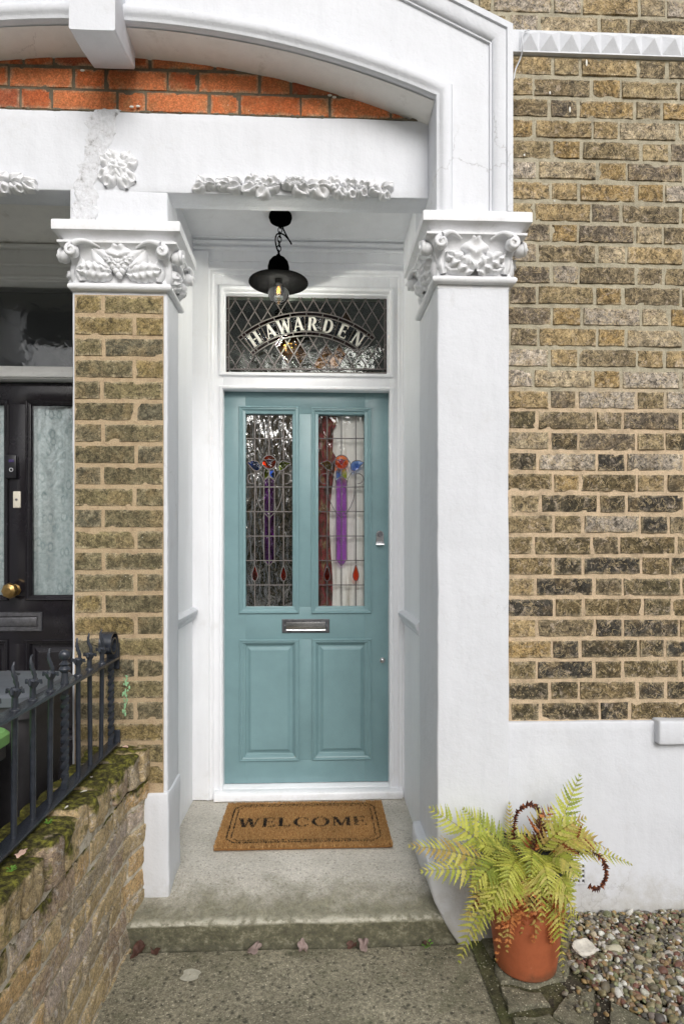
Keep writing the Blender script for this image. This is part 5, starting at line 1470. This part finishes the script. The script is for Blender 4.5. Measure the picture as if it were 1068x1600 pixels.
# ================================================================== WHEELIE BINS
def bin_(x0, x1, y0, y1, zb, zl, lidm, label, name='wheelie_bin'):
    e = empty(name, ((x0 + x1) / 2, (y0 + y1) / 2, zb), label, 'bin', 'wheelie bins behind the railing')
    mb = MB(); R_ = []
    def ring(o, z, r=.04):
        a, b, c, d = x0 - o, x1 + o, y0 - o, y1 + o; out = []
        for (cx, cy, s) in ((b - r, d - r, 0), (a + r, d - r, 90), (a + r, c + r, 180), (b - r, c + r, 270)):
            for k in range(7): out.append((cx + r * math.cos(R(s + 15 * k)), cy + r * math.sin(R(s + 15 * k)), z))
        return out
    for o, z in ((-.06, zb + .02), (-.055, zb + .05), (-.03, zb + .5 * (zl - zb)), (-.012, zl - .10), (-.012, zl - .075), (.006, zl - .07), (.006, zl - .02), (-.01, zl - .02)): R_.append(ring(o, z))
    rings(mb, R_, True, True); part(mb, 'bin_body', 'binbody', e, ang=35)
    mb = MB(); R_ = [ring(o, z, .05) for o, z in ((.010, zl - .034), (.016, zl - .030), (.016, zl - .004), (.008, zl + .006), (-.03, zl + .016), (-.10, zl + .030), (-.16, zl + .034))]
    rings(mb, R_, True, True); part(mb, 'lid', lidm, e, ang=30)
    mb = MB(); tube(mb, [(x0 + .06, y1 + .05, zl - .02), (x1 - .06, y1 + .05, zl - .02)], .014, 10); part(mb, 'handle', 'binbody', e)
    for sx in (x0 + .03, x1 - .03):
        mb = MB(); lathe(mb, (sx - .02, y1 - .02, zb + .10), [(.001, 0), (.08, 0), (.10, .01), (.10, .035), (.08, .045), (.001, .045)], 24, 'X'); part(mb, 'wheel', 'blackplastic', e)
    return e
bin_(-1.42, -.838, 1.80, 2.12, .0, .975, 'binlid', 'dark grey wheelie bin with grey lid, next to the brick pier')
bin_(-1.38, -.862, 1.20, 1.735, .0, .895, 'bingreen', 'grey bin with pale green lid at the left picture edge')

# ================================================================== POT AND FERN
PXc, PYc = AX(817, 2.0), 1.98; pz = .024
pot = MB(); lathe(pot, (PXc, PYc, pz), [(.001, .0), (.092, .0), (.098, .006), (.104, .05), (.114, .13), (.124, .20), (.129, .235), (.131, .246), (.129, .250), (.124, .250), (.120, .235), (.108, .10), (.001, .06)], 56)
potE = empty('plant_pot', (PXc, PYc, pz), 'round terracotta plant pot standing on the crazy paving', 'pot')
part(pot, 'pot_body', 'terracotta', potE, ang=30)
lin_ = empty('plant_pot', (PXc, PYc, pz + .06), 'dark plastic pot set inside the terracotta pot, holding the fern', 'pot')
mb = MB(); lathe(mb, (PXc, PYc, pz), [(.001, .065), (.098, .065), (.112, .20), (.122, .255), (.140, .335), (.146, .350), (.149, .352), (.149, .366), (.143, .368), (.140, .352), (.132, .325), (.001, .32)], 48)
part(mb, 'pot_body', 'plasticpot', lin_, ang=30)
mb = MB(); R_ = [[(PXc + math.cos(a * .2618) * r_, PYc + math.sin(a * .2618) * r_, pz + .322 + .012 * noise.noise(Vector((a, r_ * 30, 0)))) for a in range(24)] for r_ in (.132, .11, .07, .03, .004)]
rings(mb, R_, True, True); part(mb, 'compost', 'soil', lin_)

fern = empty('fern', (PXc, PYc, pz + .33), 'yellowing fern with arching and dead brown fronds in the nested pots', 'fern')
G1 = lin(180, 186, 84); G2 = lin(206, 206, 100); G3 = lin(214, 206, 118); G4 = lin(150, 162, 74); BR = lin(150, 86, 48); DB = lin(84, 46, 36); OR = lin(224, 150, 92); YE = lin(196, 172, 100)
def vary(c, rr, a=.12): f = 1 + rr.uniform(-a, a); return (c[0] * f, c[1] * f * (1 + rr.uniform(-.04, .04)), c[2] * f, 1)
def frond(base, ctrl, tip, width, cols, npin=19, dead=0, up=(0, 0, 1), seed=0, droop=.12, start=.18):
    rr = random.Random(seed); B, C_, T2 = Vector(base), Vector(ctrl), Vector(tip); mb = MB()
    bez = lambda t: B * (1 - t) ** 2 + C_ * 2 * t * (1 - t) + T2 * t * t
    der = lambda t: ((C_ - B) * (1 - t) + (T2 - C_) * t).normalized()
    pts = [bez(k / 24) for k in range(25)]
    tube(mb, pts, [.0022 * (1 - .75 * k / 24) for k in range(25)], 5, col=vary(BR if dead else lin(150, 140, 70), rr))
    up = Vector(up)
    n = int(npin * .88)
    for k in range(n):
        t = start + (1 - start) * (k + .4) / n; p = bez(t); d = der(t)
        s_ = d.cross(up); s_ = s_.normalized() if s_.length > .05 else Vector((1, 0, 0)); nn = s_.cross(d).normalized()
        q = (t - start) / (1 - start)
        L = width * (.55 + .45 * math.sin(min(1, q * 2.2) * math.pi / 2)) * (1 - q ** 2.0) ** .8 * rr.uniform(.9, 1.06) * 1.10
        if L < .004: L = .004
        for sg in (-1, 1):
            if dead and rr.random() < .12: continue
            if rr.random() < .03: continue
            ang = R(68 - 22 * q + rr.uniform(-6, 6)); ax = (s_ * sg * math.sin(ang) + d * math.cos(ang)).normalized()
            pw = max(.0040, min(.0100, L * .145)) * (1 if not dead else 1.5); ac = ax.cross(nn).normalized()
            m_ = 11; vs = []; fs = []
            curl = rr.uniform(.5, 1.4) * (1.7 if dead else 1)
            col = vary(rr.choice(cols), rr)
            fold = rr.uniform(.1, .5)
            for i in range(m_ + 1):
                tt = i / m_; c_ = p + ax * (L * tt) - nn * (droop * L * tt * tt * curl) + (d * L * .10 * tt * tt)
                if dead: c_ += nz((tt * 2 + k, sg, seed), 1.5) * L * .18
                w_ = pw * (1 - tt ** 1.6) * (1.05 if i % 2 == 0 else .55) * (.85 if i == 0 else 1)
                # lobes lean forward
                fwd = ax * (pw * .5 if i % 2 == 0 else 0)
                vs += [c_ + ac * w_ + fwd + nn * w_ * fold, c_, c_ - ac * w_ + fwd + nn * w_ * fold]
            for i in range(m_):
                o = i * 3; fs += [(o, o + 1, o + 4, o + 3), (o + 1, o + 2, o + 5, o + 4)]
            mb.add(vs, fs, col)
    # tip
    return part(mb, 'frond', 'fern', fern, ang=60)
bz = pz + .345
def fb(u, v, Y): return at(u, v, Y)
YY = [G1, G2, G3]; YB = [G3, YE, YE, G2]; GG = [G1, G4, G2]; DD = [BR, DB, DB]; OO = [OR, lin(186, 110, 62), OR, YE]
# (base u,v,Y) (control u,v,Y) (tip u,v,Y) width colours dead
FR = [
 ((858, 1330, 2.02), (880, 1275, 2.06), (906, 1208, 2.08), .068, GG, 0, 17),
 ((800, 1352, 1.99), (735, 1300, 1.98), (668, 1261, 1.98), .072, [G1, G2], 0, 20),
 ((812, 1345, 2.02), (765, 1300, 2.05), (722, 1262, 2.06), .062, GG, 0, 20),
 ((804, 1345, 2.05), (797, 1310, 2.10), (795, 1252, 2.11), .036, YB, 0, 18),
 ((795, 1360, 1.95), (715, 1325, 1.90), (636, 1322, 1.88), .066, YB, 0, 20),
 ((795, 1370, 1.93), (730, 1352, 1.86), (655, 1362, 1.84), .068, YY, 0, 18),
 ((850, 1330, 2.00), (920, 1320, 1.98), (988, 1352, 1.98), .046, [G1, G3], 0, 22),
 ((835, 1345, 1.98), (880, 1275, 1.95), (952, 1330, 1.93), .070, YB, 0, 20),
 ((845, 1350, 1.96), (890, 1290, 1.92), (930, 1318, 1.93), .072, YB + [BR], 0, 18),
 ((820, 1350, 1.98), (838, 1290, 1.97), (862, 1262, 2.00), .060, YB + [BR], 0, 14),
 ((830, 1345, 1.96), (868, 1290, 1.93), (916, 1278, 1.94), .060, [G3, YE, G1], 0, 16),
 ((812, 1360, 1.93), (790, 1350, 1.82), (752, 1428, 1.80), .074, YY, 0, 18),
 ((808, 1366, 1.92), (800, 1345, 1.80), (778, 1440, 1.79), .070, [G2, G2, G1], 0, 18),
 ((800, 1372, 1.92), (745, 1395, 1.82), (716, 1508, 1.83), .058, YY, 0, 20),
 ((852, 1365, 1.92), (872, 1395, 1.80), (879, 1524, 1.85), .050, YY, 0, 22),
 ((842, 1362, 1.92), (868, 1370, 1.80), (905, 1438, 1.83), .066, YY, 0, 16),
 ((826, 1362, 1.91), (838, 1345, 1.80), (824, 1436, 1.79), .060, YB + [OR], 0, 16),
 ((838, 1358, 1.94), (870, 1345, 1.84), (888, 1398, 1.83), .060, YY, 0, 16),
 ((812, 1352, 1.98), (775, 1320, 1.96), (742, 1318, 1.95), .060, GG, 0, 16),
 ((822, 1350, 1.99), (832, 1310, 1.98), (790, 1300, 2.02), .050, GG, 0, 14),
 ((828, 1356, 1.94), (800, 1310, 1.86), (770, 1375, 1.84), .062, GG, 0, 16),
 ((836, 1352, 1.95), (850, 1310, 1.88), (850, 1385, 1.84), .058, [G1, G3], 0, 16),
 ((806, 1365, 1.90), (775, 1370, 1.80), (738, 1470, 1.81), .050, [G1, G2], 0, 16),
 ((850, 1356, 1.96), (890, 1330, 1.90), (908, 1372, 1.90), .050, [G1, G3], 0, 14),
 ((822, 1352, 1.92), (800, 1322, 1.80), (790, 1392, 1.76), .066, [G1, G2], 0, 17),
 ((832, 1352, 1.92), (850, 1322, 1.80), (858, 1408, 1.77), .064, YY, 0, 17),
 ((842, 1350, 1.93), (885, 1318, 1.84), (900, 1378, 1.80), .062, [G1, G3], 0, 17),
 ((812, 1352, 1.92), (765, 1335, 1.82), (735, 1395, 1.80), .060, GG, 0, 17),
 ((828, 1350, 1.93), (832, 1300, 1.83), (828, 1372, 1.76), .066, GG, 0, 17),
 ((808, 1356, 1.92), (790, 1330, 1.80), (762, 1440, 1.79), .056, YY, 0, 18),
 ((848, 1356, 1.93), (880, 1335, 1.82), (896, 1470, 1.82), .050, [G1, G2], 0, 20),
 ((830, 1356, 1.92), (846, 1330, 1.78), (846, 1446, 1.78), .056, YY, 0, 18),
 ((800, 1362, 1.93), (760, 1350, 1.84), (728, 1440, 1.82), .054, YB, 0, 18),
 # dead fronds
 ((845, 1360, 1.93), (868, 1362, 1.83), (880, 1452, 1.84), .052, OO, 1, 24),
 ((820, 1358, 1.92), (822, 1345, 1.80), (812, 1462, 1.82), .046, [OR, BR, YE], 1, 24),
 ((815, 1360, 1.90), (800, 1370, 1.84), (792, 1490, 1.84), .050, OO, 1, 26),
 ((838, 1362, 1.90), (845, 1385, 1.84), (832, 1475, 1.84), .042, [OR, YE, BR], 1, 20),
 ((856, 1362, 1.92), (868, 1400, 1.85), (862, 1478, 1.85), .046, OO, 1, 24),
 ((806, 1362, 1.92), (760, 1360, 1.85), (738, 1425, 1.84), .034, DD + [BR], 1, 16),
 ((815, 1350, 1.95), (800, 1330, 1.90), (760, 1350, 1.88), .030, DD + [BR], 1, 14),
 ((828, 1345, 1.97), (845, 1300, 1.95), (846, 1270, 1.98), .028, DD + [OR], 1, 14),
 ((820, 1368, 1.90), (778, 1400, 1.84), (775, 1505, 1.84), .026, OO, 1, 18),
]
for i, (b, c, t, wd, cols, dead, npn) in enumerate(FR):
    frond(fb(*b), fb(*c), fb(*t), wd, cols, npn, dead, seed=100 + i, up=(0, -.6, 1) if t[1] > 1300 else (0, -1, .25))
# two curled dead fronds drawn as crozier hooks
def curl(pts, seed, wd=.010):
    mb = MB(); P = smooth_pts([fb(*p) for p in pts], 8); tube(mb, P, .0018, 5, col=DB); rr = random.Random(seed)
    for i in range(2, len(P) - 1):
        for sg in (-1, 1):
            if rr.random() < .1: continue
            d = (P[i + 1] - P[i - 1]).normalized(); s_ = d.cross(Vector((0, -1, 0))).normalized() * sg
            w_ = wd * rr.uniform(.6, 1.2); c = vary(rr.choice([DB, DB, BR]), rr, .3); b = P[i]; o = Vector((rr.uniform(-.3, .3), rr.uniform(-.5, .5), rr.uniform(-.3, .3))) * w_
            mb.add([b - d * w_ * .4, b + s_ * w_ * .7 + o * .5, b + s_ * w_ * 1.1 + d * w_ * .4 + o + Vector((0, -.003, 0)), b + d * w_ * .5], [(0, 1, 2, 3)], c)
    part(mb, 'frond', 'fern', fern, ang=60, label='dead brown curled frond')
curl([(822, 1345, 1.98), (806, 1320, 2.0), (802, 1300, 2.0), (805, 1275, 2.0), (815, 1262, 2.0), (828, 1257, 2.0), (839, 1263, 2.0), (844, 1278, 2.0), (838, 1285, 2.0)], 1)
curl([(880, 1330, 1.95), (925, 1332, 1.95), (941, 1345, 1.95), (946, 1362, 1.95), (942, 1380, 1.95), (930, 1389, 1.95), (920, 1384, 1.95)], 2)

# ================================================================== GRAVEL
mb = MB(); rr = random.Random(77)
bm = bmesh.new(); bmesh.ops.create_icosphere(bm, subdivisions=2, radius=1); ICO = [v.co.copy() for v in bm.verts]; IF = [tuple(v.index for v in f.verts) for f in bm.faces]; bm.free()
PC = [lin(128, 118, 90), lin(148, 138, 108), lin(112, 106, 84), lin(164, 154, 130), lin(96, 92, 84), lin(132, 108, 84), lin(112, 78, 66), lin(172, 168, 156), lin(116, 118, 88), lin(80, 76, 70), lin(150, 126, 86), lin(130, 122, 112), lin(122, 120, 92), lin(104, 98, 80)]
bnd = [(2.24, .70), (2.10, .78), (2.0, .86), (1.86, .885), (1.74, 1.00), (1.6, 1.07), (1.4, 1.14), (1.0, 1.2), (.6, 1.25)]
def bx(y):
    for (a, b) in zip(bnd, bnd[1:]):
        if a[0] >= y >= b[0]: t = (a[0] - y) / (a[0] - b[0]); return a[1] + (b[1] - a[1]) * t
    return 1.25
def pebble(mb, x, y, z, s, col, rr):
    q = Matrix.Rotation(rr.uniform(0, 6.28), 3, 'Z') @ Matrix.Rotation(rr.gauss(0, .45), 3, 'X') @ Matrix.Rotation(rr.gauss(0, .45), 3, 'Y')
    sx, sy, sz = s * rr.uniform(.9, 1.35), s * rr.uniform(.65, 1.0), s * rr.uniform(.42, .75); sd = rr.uniform(0, 99)
    vs = []
    for v in ICO:
        p = Vector((math.copysign(abs(v.x) ** .85, v.x) * sx, math.copysign(abs(v.y) ** .85, v.y) * sy, math.copysign(abs(v.z) ** .85, v.z) * sz)) * (1 + .20 * noise.noise(v * 1.1 + Vector((sd, 0, 0))))
        vs.append(q @ p + Vector((x, y, z)))
    mb.add(vs, IF, col)
cnt = 0
while cnt < 6000:
    y = rr.uniform(.9, 2.225) if rr.random() < .35 else rr.uniform(1.6, 2.225); xb_ = bx(y)
    x = rr.uniform(xb_ - .01, 1.85 if y < 1.6 else 1.5)
    near = x - xb_
    big = rr.random()
    s = rr.uniform(.005, .008) if big < .45 else (rr.uniform(.008, .012) if big < .94 else rr.uniform(.012, .018))
    if y > 2.08 and rr.random() < .5: s *= .75
    z = .008 + min(.022, max(0, near) * .22) + rr.uniform(0, .012) + s * .25
    c = rr.choice(PC); 
    if rr.random() < .08: c = lin(200, 198, 190)
    c = vary(c, rr, .22); pebble(mb, x, min(y, 2.222 - s), z, s, c, rr); cnt += 1
for k in range(60):      # strays
    x, y = gp(rr.uniform(880, 1010), rr.uniform(1500, 1590)); s = rr.uniform(.004, .009); pebble(mb, x, y, .028, s, vary(rr.choice(PC), rr), rr)
mb.build('gravel', 'pebble', ang=75, kind='stuff', label='mixed brown and cream pebble gravel along the white wall', cat='gravel')
grid_sheet('gravel_bed', .72, 2.0, .6, 2.24, .0085, 'soil', .03, .004)

# oyster shell and pale stone
def stone(u, v, z, sx, sy, sz, rz, m, name, label, cat, sd, shellish=False):
    x, y = gp(u, v, z); mb = MB(); vs = []
    for q in ICO2:
        n_ = 1 + .22 * noise.noise(q * 1.3 + Vector((sd, 0, 0))) + .08 * noise.noise(q * 5 + Vector((sd, 0, 0)))
        p = Vector((q.x * sx * n_ * (1 - .25 * q.x), q.y * sy * n_, q.z * sz * n_))
        if shellish and q.z > 0: p.z -= .9 * sz * max(0, 1 - (q.x ** 2 + q.y ** 2) * 1.5)
        p = Matrix.Rotation(rz, 3, 'Z') @ (Matrix.Rotation(.35, 3, 'X') @ p); vs.append(p + Vector((x, y, z)))
    mb.add(vs, IF2); return mb.build(name, m, ang=60, label=label, cat=cat)
bm = bmesh.new(); bmesh.ops.create_icosphere(bm, subdivisions=4, radius=1); ICO2 = [v.co.copy() for v in bm.verts]; IF2 = [tuple(v.index for v in f.verts) for f in bm.faces]; bm.free()
stone(915, 1479, .052, .043, .030, .010, .35, 'shell', 'oyster_shell', 'large pale oyster shell lying on the gravel beside the pot', 'shell', 3, True)
M['palestone'] = simple('pale_pebble', lin(178, 172, 150), .5, 0, 40, .2, .3, 80)
stone(961, 1482, .050, .027, .014, .009, -.1, 'palestone', 'pebble', 'long flat grey pebble right of the oyster shell', 'pebble', 8)

# ================================================================== LEAVES, PETALS, WEEDS
def leafobj(x, y, z, s, m, name, label, cat, sd, rz=0, curl_=.5, lobed=True):
    mb = MB(); vs = []; n = 16; rr = random.Random(sd)
    mk = 5; rings_ = []
    for j in range(mk + 1):
        ring = []
        for i in range(n * 2):
            a = math.pi * i / n; rad = s * (j / mk) * ((.62 + .38 * abs(math.cos(a * 2.5))) if lobed else (1 - .35 * abs(math.sin(a)))) 
            p = Vector((rad * math.cos(a) * 1.2, rad * math.sin(a) * .8, 0)); p.z = curl_ * s * ((j / mk) ** 2) * (.55 + .6 * math.sin(a * 1.5 + sd)) + noise.noise(p * 60 + Vector((sd, 0, 0))) * s * .12
            ring.append(Matrix.Rotation(rz, 3, 'Z') @ p + Vector((x, y, z)))
        rings_.append(ring)
    rings(mb, rings_, True, False)
    o = mb.build(name, m, ang=60, label=label, cat=cat, group='fallen leaves and petals')
    sol = o.modifiers.new('t', 'SOLIDIFY'); sol.thickness = .0008; return o
for (u, v, s, m, lab, sd, c) in ((222, 1472, .030, 'leafdead', 'dark curled dead leaf in the corner where step meets garden wall', 1, .9), (246, 1475, .017, 'leafdead', 'small brown leaf next to the dark leaf by the wall', 2, .7),
        (398, 1473, .026, 'leafpink', 'pinkish curled leaf at the step foot, left of the middle', 3, .6), (473, 1468, .022, 'leafpink', 'pinkish round leaf at the step foot below the mat middle', 4, .9),
        (548, 1469, .016, 'leafdead', 'brown curled leaf at step foot left of the pink one', 5, .9), (566, 1466, .024, 'leafpink', 'pink grey leaf at the right part of the step foot', 6, .8), (664, 1468, .012, 'leafdead', 'tiny brown leaf beside the weed near the plinth', 7, .7)):
    x, y = gp(u, v + 6, .006); leafobj(x, 2.112 - s * .35, .010, s, m, 'dead_leaf', lab, 'leaf', sd, sd * 1.3, c)
for (u, v, z, s, m, nm, lab, cat, sd) in ((33, 1335, .697, .016, 'petal', 'dead_leaf', 'pale pink lobed leaf on the wall top under the bottom rail', 'leaf', 11), (196, 1168, .69, .012, 'petal', 'petal', 'oval pale petal on the wall end beside the rail bracket', 'petal', 12),
        (131, 1238, .695, .008, 'shell', 'petal', 'small white petal on the moss midway along the wall', 'petal', 13), (104, 1263, .695, .007, 'shell', 'petal', 'small cream petal on the moss lower down', 'petal', 14), (143, 1215, .695, .005, 'shell', 'petal', 'tiny white petal on the moss near the far end', 'petal', 15)):
    x, y = gp(u, v, z); leafobj(x, y, z + .002, s, m, nm, lab, cat, sd, sd, .3, nm == 'dead_leaf')
def weed(x, y, z, s, lab, sd, cat='weed'):
    mb = MB(); rr = random.Random(sd)
    for k in range(9):
        a = rr.uniform(0, 6.28); r_ = s * rr.uniform(.3, 1); h = s * rr.uniform(.3, 1.1); c = Vector((x + math.cos(a) * r_, y + math.sin(a) * r_, z + h))
        tube(mb, [(x, y, z), (x + math.cos(a) * r_ * .6, y + math.sin(a) * r_ * .6, z + h * .8), c], .0006, 4)
        q = s * .38; d = Vector((math.cos(a), math.sin(a), .3)).normalized() * q; e = d.cross(Vector((0, 0, 1))).normalized() * q * .7
        mb.add([c - d, c + e + Vector((0, 0, q * .2)), c + d, c - e + Vector((0, 0, q * .2))], [(0, 1, 2, 3)])
    mb.build('weed', 'weed', smooth=False, label=lab, cat=cat)
x, y = gp(663, 1466, 0); weed(x, min(y, 2.105), .002, .018, 'small green weed growing at the step foot near the white plinth', 1)
x, y = gp(70, 1237, .69); x, y = gp(75, 1287, .69); weed(x, y, .69, .010, 'tiny bright green weed on the moss by the second plain bar', 2)
x, y = gp(18, 1362, .69); weed(x, y, .69, .010, 'tiny green seedling on the wall top near the left edge', 3)
# chipped pale patch in the path
x, y = gp(297, 1526, 0)
mb = MB(); R_ = [[(x + math.cos(a * .3) * r_ * (1 + .25 * math.sin(a * 1.1)), y + math.sin(a * .3) * r_ * 1.0, .0062) for a in range(21)] for r_ in (.030, .02, .002)]
rings(mb, R_, True, False); R_ = None; M['chip'] = simple('pale_mortar_spill', lin(176, 172, 156), .9, 0, 60, .2, .4, 90); mb.build('mortar_spill', 'chip', kind='structure')

# ================================================================== ACROSS THE STREET (behind the camera, seen only mirrored in glass)
def facing_house(x, wcol, lab):
    e = empty('terraced_house', (x, -22, 0), lab, 'house', 'houses across the street')
    mw = simple('facing_wall_%d' % int(x), wcol, .9, 0, 4, .15, .3, 20)
    mb = MB(); box(mb, (x - 3, -28, 0), (x + 3, -22, 7.8)); part(mb, 'wall', mw, e, smooth=False)
    mb = MB(); mb.add([(x - 3.1, -21.8, 7.8), (x + 3.1, -21.8, 7.8), (x + 3.1, -25, 9.4), (x - 3.1, -25, 9.4), (x + 3.1, -28.2, 7.8), (x - 3.1, -28.2, 7.8)], [(0, 1, 2, 3), (3, 2, 4, 5), (0, 3, 5), (1, 4, 2), (0, 5, 4, 1)])
    part(mb, 'roof', M['dark'], e, smooth=False)
    for (wx, wz, ww, wh) in ((-1.4, .9, 1.7, 1.8), (-1.5, 4.0, .9, 1.5), (.9, 4.0, .9, 1.5)):
        mb = MB(); frame_ring(mb, x + wx - ww / 2, x + wx + ww / 2, wz, wz + wh, [(0, -22.02), (0, -21.95), (.1, -21.95), (.1, -22.0)]); f = part(mb, 'window', 'gloss', e, smooth=False)
        mb = MB(); box(mb, (x + wx - ww / 2 + .1, -21.99, wz + .1), (x + wx + ww / 2 - .1, -21.98, wz + wh - .1)); part(mb, 'pane', 'blackgloss', f, smooth=False)
    mb = MB(); box(mb, (x + .8, -21.99, .1), (x + 1.7, -21.94, 2.2)); part(mb, 'door', 'blackgloss', e, smooth=False)
for i, (x, c) in enumerate(((-9, lin(150, 120, 90)), (-3, lin(240, 218, 184)), (3, lin(214, 196, 160)), (9, lin(140, 112, 84)))):
    facing_house(x, c, ['brown brick house across the street, far left', 'cream rendered house across the street', 'buff house across the street', 'brown brick house across the street, far right'][i])
def bare_tree(x, y, h, lab, sd):
    e = empty('bare_tree', (x, y, 0), lab, 'tree', 'street trees across the road'); rr = random.Random(sd); mb = MB(); tw = MB()
    def br(p, d, L, r, lv, m):
        P = [p]; q = Vector(p); dd = Vector(d)
        for k in range(6):
            dd = (dd + Vector((rr.uniform(-.18, .18), rr.uniform(-.18, .18), .05))).normalized(); q = q + dd * L / 6; P.append(q.copy())
        tube(m, P, [r * (1 - .5 * k / 6) for k in range(7)], 7, False)
        if lv > 0:
            for k in range(4 if lv > 1 else 5):
                j = rr.randint(2, 6); a = rr.uniform(0, 6.28); nd_ = (dd * .6 + Vector((math.cos(a), math.sin(a), .4)) * .7).normalized(); br(P[j], nd_, L * .62, r * .5, lv - 1, tw)
    br(Vector((x, y, 0)), (0, 0, 1), h * .5, .18, 4, mb)
    mt = simple('bark_%d' % sd, lin(72, 62, 50), .9, 0, 10, .2)
    part(mb, 'trunk', mt, e); part(tw, 'branches', mt, e)
bare_tree(-1.2, -7.5, 8, 'bare street tree across the road, left', 3); bare_tree(2.8, -8.5, 8, 'bare street tree across the road, right', 5)
# clipped hedge on the far pavement
mb = MB(); rr = random.Random(8)
for k in range(16000):
    x, z, y = rr.uniform(-6, 6), rr.uniform(.05, 1.9), rr.uniform(-9.4, -8.9); p = Vector((x, y, z)); a, b = rr.uniform(0, 6.28), rr.uniform(-1, 1); s = .07
    d = Vector((math.cos(a), math.sin(a), b)).normalized() * s; e = d.cross(Vector((rr.random(), rr.random(), 1))).normalized() * s * .5; c = vary(rr.choice([lin(60, 74, 36), lin(80, 92, 46), lin(46, 58, 30)]), rr, .2)
    mb.add([p - d, p + e, p + d, p - e], [(0, 1, 2, 3)], c)
mb.build('hedge', 'foliage', smooth=False, label='clipped green hedge across the road', cat='hedge')
